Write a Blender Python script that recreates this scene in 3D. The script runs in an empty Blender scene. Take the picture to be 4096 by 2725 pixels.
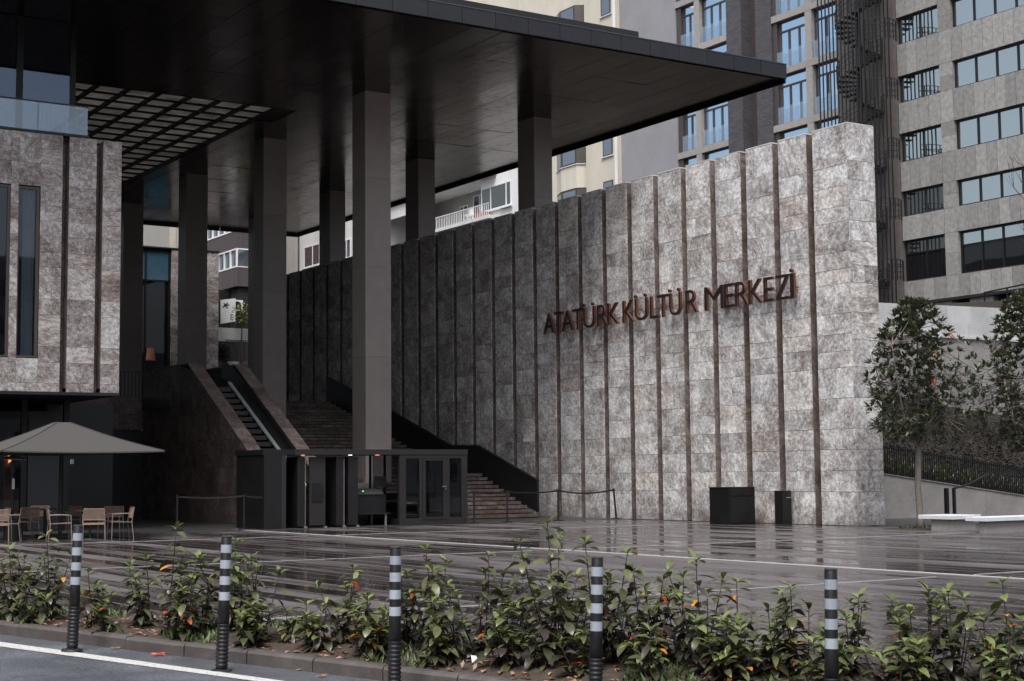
import bpy, math, random
from mathutils import Vector, Matrix
random.seed(7)
PI = math.pi
rad = math.radians
scn = bpy.context.scene
COL = scn.collection

# ------------------------------------------------------------------ camera, sky, sun, exposure
cd = bpy.data.cameras.new('camera')
cam = bpy.data.objects.new('camera', cd)
COL.objects.link(cam)
cam.matrix_world = Matrix(((0.84239421, -0.03849914, -0.53748471, 0.0),
                           (-0.53877869, -0.07768928, -0.8388575, 0.0),
                           (-0.00946151, 0.996234, -0.08618752, 1.55),
                           (0, 0, 0, 1)))
cd.sensor_width = 36.0
cd.lens = 54.59
cd.clip_start = 0.1
cd.clip_end = 1500.0
scn.camera = cam

world = bpy.data.worlds.new('World')
scn.world = world
world.use_nodes = True
wn, wl = world.node_tree.nodes, world.node_tree.links
wn.clear()
sky = wn.new('ShaderNodeTexSky')
sky.sky_type = 'NISHITA'
sky.sun_disc = False
SUN_EL, SUN_AZ = rad(60), rad(226)          # azimuth clockwise from +Y: behind the camera, to its left
sky.sun_elevation = SUN_EL
sky.sun_rotation = SUN_AZ
sky.dust_density = 4.0
hs = wn.new('ShaderNodeHueSaturation')       # overcast: the blue is mostly veiled
hs.inputs['Saturation'].default_value = 0.52
bg = wn.new('ShaderNodeBackground')
bg.inputs['Strength'].default_value = 0.10
wo = wn.new('ShaderNodeOutputWorld')
wl.new(sky.outputs[0], hs.inputs['Color'])
wl.new(hs.outputs[0], bg.inputs['Color'])
wl.new(bg.outputs[0], wo.inputs['Surface'])

sd = bpy.data.lights.new('sun', 'SUN')
sd.energy = 1.5
sd.angle = rad(30)
sd.color = (1.0, 0.99, 0.985)
sun = bpy.data.objects.new('sun', sd)
COL.objects.link(sun)
sdir = Vector((math.sin(SUN_AZ) * math.cos(SUN_EL), math.cos(SUN_AZ) * math.cos(SUN_EL), math.sin(SUN_EL)))
sun.rotation_euler = sdir.to_track_quat('Z', 'Y').to_euler()
sun.location = (-20, -20, 40)

vs = scn.view_settings
vs.view_transform = 'Standard'
vs.look = 'None'
vs.gamma = 1.0
vs.exposure = 1.1
vs.use_curve_mapping = False
scn.cycles.use_denoising = True
scn.cycles.max_bounces = 10
scn.cycles.transparent_max_bounces = 12
scn.cycles.sample_clamp_indirect = 6.0


# ------------------------------------------------------------------ materials
class NT:
    def __init__(s, name):
        s.m = bpy.data.materials.new(name)
        s.m.use_nodes = True
        s.n, s.l = s.m.node_tree.nodes, s.m.node_tree.links
        s.b = s.n.get('Principled BSDF')
        s.out = s.n.get('Material Output')

    def new(s, t, **kw):
        x = s.n.new(t)
        for k, v in kw.items():
            setattr(x, k, v)
        return x

    def put(s, inp, v):
        if hasattr(v, 'is_linked') or hasattr(v, 'links'):
            s.l.new(v, inp)
        else:
            inp.default_value = v

    def math(s, op, a, b=0.0, c=None, clamp=False):
        x = s.new('ShaderNodeMath', operation=op, use_clamp=clamp)
        s.put(x.inputs[0], a)
        s.put(x.inputs[1], b)
        if c is not None:
            s.put(x.inputs[2], c)
        return x.outputs[0]

    def vmath(s, op, a, b):
        x = s.new('ShaderNodeVectorMath', operation=op)
        s.put(x.inputs[0], a)
        s.put(x.inputs[1], b)
        return x.outputs[0]

    def noise(s, vec, scale, detail=4.0, rough=0.55, dist=0.0):
        x = s.new('ShaderNodeTexNoise')
        s.put(x.inputs['Vector'], vec)
        x.inputs['Scale'].default_value = scale
        x.inputs['Detail'].default_value = detail
        x.inputs['Roughness'].default_value = rough
        x.inputs['Distortion'].default_value = dist
        return x.outputs['Fac']

    def ramp(s, fac, stops):
        x = s.new('ShaderNodeValToRGB')
        e = x.color_ramp.elements
        while len(e) < len(stops):
            e.new(0.5)
        for el, (p, c) in zip(e, stops):
            el.position = p
            el.color = c if len(c) == 4 else (*c, 1)
        s.put(x.inputs[0], fac)
        return x.outputs[0]

    def mix(s, fac, a, b, mode='MIX'):
        x = s.new('ShaderNodeMix', data_type='RGBA', blend_type=mode)
        s.put(x.inputs[0], fac)
        for i, v in ((6, a), (7, b)):
            if isinstance(v, tuple):
                v = v if len(v) == 4 else (*v, 1)
            s.put(x.inputs[i], v)
        return x.outputs[2]

    def pos(s):
        return s.new('ShaderNodeNewGeometry').outputs['Position']

    def rnd(s):                                  # one number per object, plus one per loose piece of a joined mesh
        a = s.new('ShaderNodeObjectInfo').outputs['Random']
        b = s.new('ShaderNodeNewGeometry').outputs['Random Per Island']
        return s.math('FRACT', s.math('ADD', a, b))

    def bump(s, h, strength, dist=0.02):
        x = s.new('ShaderNodeBump')
        x.inputs['Strength'].default_value = strength
        x.inputs['Distance'].default_value = dist
        s.put(x.inputs['Height'], h)
        s.l.new(x.outputs[0], s.b.inputs['Normal'])

    def base(s, col, rough, metal=0.0, spec=0.5):
        if isinstance(col, tuple) and len(col) == 3:
            col = (*col, 1)
        s.put(s.b.inputs['Base Color'], col)
        s.put(s.b.inputs['Roughness'], rough)
        s.b.inputs['Metallic'].default_value = metal
        s.b.inputs['Specular IOR Level'].default_value = spec


def g3(v):
    return (v, v, v)


def plain(name, col, rough=0.6, metal=0.0, spec=0.5, var=0.25, scale=3.0, bump=0.0, stretch=(1, 1, 1), pvar=0.1):
    t = NT(name)
    p = t.pos()
    if stretch != (1, 1, 1):
        p = t.vmath('MULTIPLY', p, stretch)
    n = t.noise(p, scale, 6, 0.6)
    f = t.noise(p, scale * 14, 3, 0.6)
    k = t.math('ADD', t.math('MULTIPLY', n, 0.7), t.math('MULTIPLY', f, 0.3))
    lo = tuple(c * (1 - var) for c in col)
    hi = tuple(min(1, c * (1 + var)) for c in col)
    c = t.ramp(k, [(0.3, lo), (0.7, hi)])
    r = t.math('MULTIPLY_ADD', t.rnd(), 2 * pvar, 1 - pvar)
    cc = t.new('ShaderNodeCombineColor')
    for i in range(3):
        t.l.new(r, cc.inputs[i])
    c = t.mix(1.0, c, cc.outputs[0], 'MULTIPLY')
    rr = t.math('MULTIPLY_ADD', n, 0.25, rough - 0.12, clamp=True)
    t.base(c, rr, metal, spec)
    if bump:
        t.bump(f, bump, 0.01)
    return t.m


def stone(name, light, mid, brown, bias=0.0):
    """mottled tumbled travertine: every slab its own piece of the block, some veined"""
    t = NT(name)
    r = t.rnd()
    wnz = t.new('ShaderNodeTexWhiteNoise', noise_dimensions='1D')
    t.l.new(r, wnz.inputs['W'])
    off = t.vmath('SCALE', wnz.outputs['Color'], (0, 0, 0))
    off.node.inputs['Scale'].default_value = 60.0
    p = t.vmath('ADD', t.pos(), off)
    # veined slabs: squeezed along one diagonal
    rot = t.new('ShaderNodeVectorRotate', rotation_type='EULER_XYZ')
    t.l.new(p, rot.inputs['Vector'])
    ang = t.new('ShaderNodeCombineXYZ')
    a1 = t.math('MULTIPLY_ADD', wnz.outputs['Value'], 3.0, -1.5)
    t.l.new(a1, ang.inputs[0])
    t.l.new(a1, ang.inputs[1])
    t.l.new(ang.outputs[0], rot.inputs['Rotation'])
    sq = t.vmath('MULTIPLY', rot.outputs[0], (1.0, 1.0, 0.32))
    isv = t.math('GREATER_THAN', wnz.outputs['Value'], 0.62)
    mixv = t.new('ShaderNodeMix', data_type='VECTOR')
    t.l.new(isv, mixv.inputs[0])
    t.l.new(p, mixv.inputs[4])
    t.l.new(sq, mixv.inputs[5])
    q = mixv.outputs[1]
    big = t.noise(q, 1.5, 6, 0.6, 0.3)
    midn = t.noise(q, 9.0, 5, 0.66, 0.0)
    fine = t.noise(q, 30.0, 4, 0.72, 0.0)
    k = t.math('ADD', t.math('MULTIPLY', big, 0.34), t.math('MULTIPLY', midn, 0.36))
    k = t.math('ADD', k, t.math('MULTIPLY', fine, 0.34))
    k = t.math('ADD', k, t.math('MULTIPLY_ADD', r, 0.042, -0.018 + bias))
    c = t.ramp(k, [(0.405, brown), (0.465, tuple(0.5 * (a + b) for a, b in zip(brown, mid))), (0.515, mid), (0.575, light), (0.65, tuple(min(1, x * 1.4) for x in light))])
    # pits
    pit = t.noise(q, 24.0, 5, 0.75)
    pm = t.ramp(pit, [(0.35, g3(0.45)), (0.43, g3(1.0))])
    c = t.mix(0.8, c, pm, 'MULTIPLY')
    tint = t.ramp(wnz.outputs['Value'], [(0.0, (0.89, 0.895, 0.91)), (0.4, (0.99, 0.99, 1.0)), (0.8, (1.06, 1.06, 1.055)), (1.0, (1.0, 0.955, 0.92))])
    c = t.mix(1.0, c, tint, 'MULTIPLY')
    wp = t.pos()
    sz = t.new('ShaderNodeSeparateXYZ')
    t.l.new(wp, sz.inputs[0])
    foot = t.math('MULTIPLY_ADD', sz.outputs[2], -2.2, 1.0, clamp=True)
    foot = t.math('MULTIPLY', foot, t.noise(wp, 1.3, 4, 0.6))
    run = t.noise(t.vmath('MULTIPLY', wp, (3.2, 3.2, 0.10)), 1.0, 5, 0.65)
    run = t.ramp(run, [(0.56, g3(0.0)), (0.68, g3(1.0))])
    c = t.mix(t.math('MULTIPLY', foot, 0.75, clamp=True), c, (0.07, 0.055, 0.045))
    c = t.mix(t.math('MULTIPLY', run, 0.20), c, (0.12, 0.09, 0.075))
    t.base(c, t.math('MULTIPLY_ADD', midn, 0.3, 0.45), 0.0, 0.35)
    t.bump(t.math('ADD', midn, t.math('MULTIPLY', fine, 0.5)), 0.5, 0.02)
    return t.m


M = {}
M['stone'] = stone('travertine', (0.62, 0.61, 0.60), (0.39, 0.37, 0.36), (0.135, 0.098, 0.082))
M['stone_facade'] = stone('travertine_facade', (0.47, 0.445, 0.435), (0.29, 0.255, 0.24), (0.11, 0.072, 0.058))
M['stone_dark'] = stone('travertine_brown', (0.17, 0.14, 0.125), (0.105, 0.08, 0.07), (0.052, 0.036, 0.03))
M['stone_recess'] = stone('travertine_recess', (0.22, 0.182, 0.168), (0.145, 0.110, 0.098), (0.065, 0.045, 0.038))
M['joint'] = plain('joint_mortar', (0.035, 0.028, 0.026), 0.9, var=0.3)
M['coping'] = plain('coping_stone', (0.55, 0.53, 0.52), 0.6, var=0.15, scale=4)
M['column'] = plain('column_cladding', (0.275, 0.237, 0.222), 0.5, var=0.12, scale=2.0, bump=0.1)
M['dark_metal'] = plain('dark_metal', (0.008, 0.0076, 0.0085), 0.5, 0.0, var=0.2)
M['fascia'] = plain('fascia_metal', (0.017, 0.0165, 0.020), 0.5, 0.2, var=0.15, scale=1.0, pvar=0.12)
M['fascia_edge'] = plain('fascia_edge_metal', (0.09, 0.10, 0.12), 0.35, 0.6, var=0.2)
M['black'] = plain('black_paint', (0.004, 0.004, 0.0044), 0.5, var=0.3)
M['charcoal'] = plain('charcoal_frame', (0.013, 0.0115, 0.012), 0.6, 0.0, var=0.12)
M['concrete'] = plain('concrete', (0.24, 0.225, 0.215), 0.85, var=0.3, scale=0.9, bump=0.25)
M['concrete_pale'] = plain('pale_concrete', (0.44, 0.44, 0.44), 0.8, var=0.22, scale=0.8, bump=0.3)
M['granite'] = plain('grey_granite', (0.245, 0.238, 0.228), 0.7, var=0.38, scale=4.0, bump=0.15, pvar=0.2)
M['bench_white'] = plain('white_bench', (0.58, 0.595, 0.61), 0.5, var=0.08, scale=5)
M['white_paint'] = plain('white_paint', (0.66, 0.66, 0.66), 0.7, var=0.12, scale=1.2)
M['white_wall'] = plain('white_render', (0.62, 0.62, 0.61), 0.85, var=0.12, scale=0.8, stretch=(1, 1, 0.35))
M['cream_wall'] = plain('cream_render', (0.50, 0.46, 0.39), 0.85, var=0.12, scale=0.7, stretch=(1, 1, 0.3))
M['beige_wall'] = plain('beige_render', (0.34, 0.33, 0.31), 0.85, var=0.1, scale=0.7)
M['grey_wall'] = plain('grey_render', (0.235, 0.235, 0.25), 0.8, var=0.14, scale=0.5)
M['hotel_stone'] = plain('hotel_ledge_stone', (0.30, 0.28, 0.265), 0.7, var=0.15)
M['brown_frame'] = plain('brown_window_frame', (0.055, 0.043, 0.040), 0.5, var=0.15)
M['plum_clad'] = plain('plum_cladding', (0.07, 0.055, 0.06), 0.5, var=0.4, scale=3, stretch=(1, 1, 0.1))
M['curtain'] = plain('curtain_cloth', (0.78, 0.82, 0.86), 0.9, var=0.1, scale=2, stretch=(3, 3, 0.2))
M['curtain_blue'] = plain('blue_grey_curtain', (0.36, 0.42, 0.44), 0.9, var=0.1)
M['interior'] = plain('dark_interior', (0.018, 0.017, 0.016), 0.9, var=0.3)
M['umbrella'] = plain('umbrella_canvas', (0.062, 0.058, 0.056), 0.9, var=0.08, scale=9, bump=0.1)
M['chair_frame'] = plain('chair_frame', (0.22, 0.17, 0.14), 0.5, var=0.1)
M['chair_cord'] = plain('chair_cord', (0.24, 0.165, 0.125), 0.8, var=0.2, scale=20)
M['table_top'] = plain('table_top', (0.05, 0.038, 0.032), 0.4, var=0.2)
M['steel'] = plain('brushed_steel', (0.55, 0.58, 0.58), 0.3, 0.9, var=0.12, scale=5)
M['step_metal'] = plain('escalator_step', (0.034, 0.029, 0.026), 0.6, var=0.2)
M['aluminium'] = plain('dull_aluminium', (0.52, 0.55, 0.55), 0.55, 0.2, var=0.18, scale=1.2)
M['bark'] = plain('pale_bark', (0.17, 0.145, 0.125), 0.9, var=0.35, scale=12, bump=0.5)
M['bark_dark'] = plain('dark_stem', (0.055, 0.035, 0.03), 0.8, var=0.3, scale=12)
M['soil'] = plain('soil', (0.05, 0.038, 0.028), 0.95, var=0.5, scale=9, bump=0.8)
M['rubber'] = plain('black_rubber', (0.007, 0.007, 0.008), 0.45, var=0.3, scale=10)
M['white_tape'] = plain('reflective_tape', (0.30, 0.33, 0.37), 0.4, var=0.16, scale=30, stretch=(1, 1, 0.08))
M['terracotta'] = plain('red_plastic', (0.45, 0.06, 0.03), 0.6)
M['orange_tile'] = plain('orange_tile', (0.42, 0.20, 0.12), 0.8, var=0.5, scale=4)
M['teal_glass'] = plain('blue_glass', (0.045, 0.10, 0.15), 0.15, 0.0, 0.8, var=0.3, scale=0.6)  # glass with a plain blue colour of its own
M['panel_grey'] = plain('grey_panel', (0.036, 0.038, 0.040), 0.6, var=0.1)
M['kerb'] = plain('kerb_concrete', (0.075, 0.064, 0.060), 0.75, var=0.4, scale=5, bump=0.5)
M['fur_black'] = plain('black_cloth', (0.012, 0.012, 0.014), 0.9)
M['skin'] = plain('skin', (0.38, 0.21, 0.15), 0.6, var=0.08)
M['letter_side'] = plain('copper_side', (0.17, 0.062, 0.036), 0.4, 0.4, var=0.3, scale=6)
M['letter_face'] = plain('bronze_face', (0.018, 0.014, 0.013), 0.5, 0.2, var=0.25, scale=6)


def leafmat(name, col, rough=0.4, spot=None):
    t = NT(name)
    n = t.noise(t.pos(), 30, 4, 0.6)
    r = t.rnd()
    k = t.math('ADD', t.math('MULTIPLY', n, 0.6), t.math('MULTIPLY', r, 0.4))
    lo = tuple(c * 0.5 for c in col)
    hi = tuple(c * 1.6 for c in col)
    c = t.ramp(k, [(0.25, lo), (0.5, col), (0.78, spot or hi)])
    t.base(c, rough, 0, 0.5)
    t.b.inputs['Subsurface Weight'].default_value = 0.0
    tr = t.new('ShaderNodeBsdfTranslucent')
    t.l.new(c, tr.inputs['Color'])
    ms = t.new('ShaderNodeMixShader')
    ms.inputs[0].default_value = 0.18
    t.l.new(t.b.outputs[0], ms.inputs[1])
    t.l.new(tr.outputs[0], ms.inputs[2])
    t.l.new(ms.outputs[0], t.out.inputs['Surface'])
    return t.m


M['leaf_dark'] = leafmat('leaf_dark_green', (0.058, 0.059, 0.034), 0.32)
M['leaf_mid'] = leafmat('leaf_olive', (0.084, 0.090, 0.036), 0.34)
M['leaf_new'] = leafmat('leaf_young', (0.125, 0.155, 0.05), 0.38)
M['leaf_purple'] = leafmat('leaf_bronze', (0.058, 0.044, 0.040), 0.36)
M['leaf_orange'] = leafmat('leaf_orange', (0.42, 0.12, 0.02), 0.5, (0.7, 0.32, 0.04))
M['leaf_red'] = leafmat('leaf_red', (0.42, 0.04, 0.015), 0.5, (0.6, 0.15, 0.03))
M['leaf_dry'] = leafmat('leaf_dry', (0.30, 0.15, 0.09), 0.7, (0.45, 0.28, 0.2))
M['magnolia'] = leafmat('magnolia_leaf', (0.062, 0.082, 0.045), 0.30, (0.12, 0.10, 0.045))
M['ivy'] = leafmat('ivy_leaf', (0.020, 0.017, 0.013), 0.85, (0.040, 0.030, 0.022))
M['ivy'].node_tree.nodes['Principled BSDF'].inputs['Specular IOR Level'].default_value = 0.15
M['bank_soil'] = plain('bank_soil', (0.022, 0.018, 0.014), 0.95, var=0.5, scale=6, bump=0.6)
M['grass'] = leafmat('grass_blade', (0.075, 0.11, 0.03), 0.5)
M['yellow_leaf'] = leafmat('yellow_green_leaf', (0.20, 0.21, 0.03), 0.5)


def coated_glass(name, refl, tint, body, trans=0.0, rough=0.02, wav=0.0):
    """window glass: a mirror-like coating over a dark or clear body"""
    t = NT(name)
    gl = t.new('ShaderNodeBsdfGlossy')
    gl.inputs['Color'].default_value = (*tint, 1)
    gl.inputs['Roughness'].default_value = rough
    if trans:
        bd = t.new('ShaderNodeBsdfTransparent')
        bd.inputs['Color'].default_value = (*body, 1)
    else:
        bd = t.new('ShaderNodeBsdfDiffuse')
        bd.inputs['Color'].default_value = (*body, 1)
    lw = t.new('ShaderNodeFresnel')
    bf = t.new('ShaderNodeNewGeometry').outputs['Backfacing']      # the sheet acts as one thin pane from both sides
    t.l.new(t.math('MULTIPLY_ADD', bf, -0.8333, 1.5), lw.inputs['IOR'])
    fac = t.math('MULTIPLY_ADD', lw.outputs[0], 1 - refl, refl, clamp=True)
    if wav:
        nz = t.noise(t.pos(), 0.7, 2, 0.5)
        bp = t.new('ShaderNodeBump')
        bp.inputs['Strength'].default_value = wav
        bp.inputs['Distance'].default_value = 0.05
        t.l.new(nz, bp.inputs['Height'])
        t.l.new(bp.outputs[0], gl.inputs['Normal'])
    ms = t.new('ShaderNodeMixShader')
    t.l.new(fac, ms.inputs[0])
    t.l.new(bd.outputs[0], ms.inputs[1])
    t.l.new(gl.outputs[0], ms.inputs[2])
    t.l.new(ms.outputs[0], t.out.inputs['Surface'])
    return t.m


M['glass_office'] = coated_glass('office_glass', 0.50, (0.80, 0.90, 0.92), (0.02, 0.022, 0.024), wav=0.05)
M['glass_hotel'] = coated_glass('hotel_glass', 0.58, (0.66, 0.84, 1.0), (0.80, 0.88, 0.95), 1.0)
M['glass_rail'] = coated_glass('rail_glass', 0.13, (0.88, 0.95, 1.0), (0.90, 0.94, 0.96), 1.0)
M['glass_terrace'] = coated_glass('terrace_glass', 0.06, (0.62, 0.74, 0.92), (0.50, 0.56, 0.64), 1.0)
M['glass_dark'] = coated_glass('dark_glass', 0.015, (0.45, 0.48, 0.52), (0.010, 0.010, 0.011), wav=0.05)
M['glass_clear'] = coated_glass('clear_glass', 0.03, (0.9, 0.95, 1.0), (0.55, 0.56, 0.58), 1.0)
M['glass_balustrade'] = coated_glass('balustrade_glass', 0.10, (0.60, 0.66, 0.71), (0.84, 0.88, 0.91), 1.0)
M['curtain_mauve'] = plain('mauve_curtain', (0.155, 0.155, 0.18), 0.9, var=0.15, scale=2, stretch=(3, 3, 0.2))
M['glass_hall'] = coated_glass('hall_glass', 0.02, (0.62, 0.66, 0.74), (0.60, 0.62, 0.65), 1.0, wav=0.04)
M['glass_house'] = coated_glass('house_glass', 0.22, (0.75, 0.86, 0.95), (0.05, 0.055, 0.06), wav=0.05)


def emit(name, col, s):
    t = NT(name)
    t.base((0, 0, 0), 0.5)
    t.b.inputs['Emission Color'].default_value = (*col, 1)
    t.b.inputs['Emission Strength'].default_value = s
    return t.m


M['lamp_red'] = emit('red_lamp', (1.0, 0.25, 0.12), 1.0)
M['lamp_green'] = emit('green_lamp', (0.1, 1.0, 0.25), 1.0)
M['lamp_warm'] = emit('warm_lamp', (1.0, 0.45, 0.16), 2.0)
M['lamp_white'] = emit('white_lamp', (1.0, 0.92, 0.85), 1.2)


def soffit_mat():
    t = NT('soffit_panel')
    p = t.pos()
    n = t.noise(t.vmath('MULTIPLY', p, (1, 0.45, 1)), 0.5, 5, 0.62, 0.5)
    f = t.noise(p, 3.0, 5, 0.65)
    c = t.ramp(n, [(0.3, (0.042, 0.027, 0.022)), (0.7, (0.080, 0.053, 0.044))])
    rr = t.ramp(t.math('ADD', t.math('MULTIPLY', n, 0.6), t.math('MULTIPLY', f, 0.4)), [(0.35, g3(0.10)), (0.65, g3(0.27))])
    t.base(c, rr, 0.85, 0.5)
    t.bump(t.noise(t.vmath('MULTIPLY', p, (1, 0.3, 1)), 0.9, 3, 0.5), 0.15, 0.06)
    return t.m


M['soffit'] = soffit_mat()


def paver_mat():
    t = NT('wet_paver')
    p = t.pos()
    r = t.rnd()
    sx = t.new('ShaderNodeSeparateXYZ')
    t.l.new(p, sx.inputs[0])
    row = t.math('FLOOR', t.math('MULTIPLY', t.math('SUBTRACT', sx.outputs[0], 1.0), 1 / 0.45))
    fr_ = t.math('FRACT', t.math('MULTIPLY', t.math('SUBTRACT', sx.outputs[0], 1.0), 1 / 0.45))
    edge = t.math('GREATER_THAN', t.math('ABSOLUTE', t.math('SUBTRACT', fr_, 0.5)), 0.455)
    wr = t.new('ShaderNodeTexWhiteNoise', noise_dimensions='1D')
    t.l.new(row, wr.inputs['W'])
    rowv = wr.outputs['Value']
    # the film of water: deep in some rows, dried off others, with long ragged ends
    n = t.noise(t.vmath('MULTIPLY', p, (2.2, 0.11, 1)), 1.0, 4, 0.6, 0.2)
    big = t.noise(p, 0.16, 3, 0.5)
    f = t.noise(p, 22.0, 4, 0.7)
    dry = t.math('ADD', t.math('MULTIPLY', n, 0.62), t.math('MULTIPLY', rowv, 0.30))
    dry = t.math('ADD', dry, t.math('MULTIPLY', t.math('SUBTRACT', 0.5, big), 0.55))
    dry = t.math('ADD', dry, t.math('MULTIPLY', r, 0.10))
    dry = t.math('ADD', dry, t.math('MULTIPLY', edge, 0.17))
    c = t.ramp(t.math('ADD', t.math('MULTIPLY', dry, 0.75), t.math('MULTIPLY', f, 0.25)), [(0.35, (0.028, 0.021, 0.0205)), (0.48, (0.046, 0.037, 0.036)), (0.60, (0.115, 0.103, 0.104))])
    c = t.mix(t.math('MULTIPLY', edge, 0.55), c, (0.15, 0.14, 0.14))
    rr = t.ramp(dry, [(0.35, g3(0.04)), (0.44, g3(0.13)), (0.51, g3(0.30)), (0.62, g3(0.50))])
    t.base(c, rr, 0.0, 0.5)
    t.b.inputs['IOR'].default_value = 1.38
    t.bump(f, 0.10, 0.004)
    return t.m


M['paver'] = paver_mat()


def asphalt_mat():
    t = NT('asphalt')
    p = t.pos()
    f = t.noise(p, 45, 5, 0.85)
    m = t.noise(p, 1.2, 5, 0.6)
    c = t.ramp(t.math('ADD', t.math('MULTIPLY', f, 0.75), t.math('MULTIPLY', m, 0.25)), [(0.36, (0.022, 0.024, 0.027)), (0.5, (0.070, 0.075, 0.084)), (0.63, (0.20, 0.21, 0.235))])
    t.base(c, t.math('MULTIPLY_ADD', m, 0.3, 0.35), 0, 0.5)
    t.bump(f, 0.7, 0.006)
    return t.m


M['asphalt'] = asphalt_mat()


def line_mat(name, col, wear):
    t = NT(name)
    f = t.noise(t.pos(), 40, 5, 0.8)
    c = t.ramp(f, [(wear - 0.08, tuple(x * 0.45 for x in col)), (wear + 0.06, col)])
    t.base(c, 0.6)
    return t.m


M['road_paint'] = line_mat('worn_road_paint', (0.54, 0.53, 0.50), 0.46)
M['strip_white'] = line_mat('white_stone_strip', (0.36, 0.35, 0.35), 0.38)


def brick_mat():
    t = NT('plum_brick')
    p = t.pos()
    sx = t.new('ShaderNodeSeparateXYZ')
    t.l.new(p, sx.inputs[0])
    cx = t.new('ShaderNodeCombineXYZ')
    t.l.new(t.math('ADD', sx.outputs[0], sx.outputs[1]), cx.inputs[0])
    t.l.new(sx.outputs[2], cx.inputs[1])
    b = t.new('ShaderNodeTexBrick')
    t.l.new(cx.outputs[0], b.inputs['Vector'])
    b.inputs['Scale'].default_value = 1.0
    b.inputs['Brick Width'].default_value = 0.45
    b.inputs['Row Height'].default_value = 0.09
    b.inputs['Mortar Size'].default_value = 0.012
    b.inputs['Color1'].default_value = (0.060, 0.056, 0.064, 1)
    b.inputs['Color2'].default_value = (0.10, 0.092, 0.10, 1)
    b.inputs['Mortar'].default_value = (0.02, 0.018, 0.02, 1)
    t.base(b.outputs['Color'], 0.6)
    t.bump(b.outputs['Fac'], -0.5, 0.02)
    return t.m


M['brick'] = brick_mat()


def skylight_mat():
    t = NT('skylight_pane')
    p = t.pos()
    n = t.noise(t.vmath('MULTIPLY', p, (1, 1, 1)), 0.9, 5, 0.65, 0.5)
    c = t.ramp(n, [(0.3, (0.15, 0.137, 0.125)), (0.7, (0.27, 0.258, 0.243))])
    tr = t.new('ShaderNodeBsdfTranslucent')
    t.l.new(c, tr.inputs['Color'])
    t.base(c, 0.3)
    ms = t.new('ShaderNodeMixShader')
    ms.inputs[0].default_value = 0.75
    t.l.new(t.b.outputs[0], ms.inputs[1])
    t.l.new(tr.outputs[0], ms.inputs[2])
    t.l.new(ms.outputs[0], t.out.inputs['Surface'])
    return t.m


M['skylight'] = skylight_mat()


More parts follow.
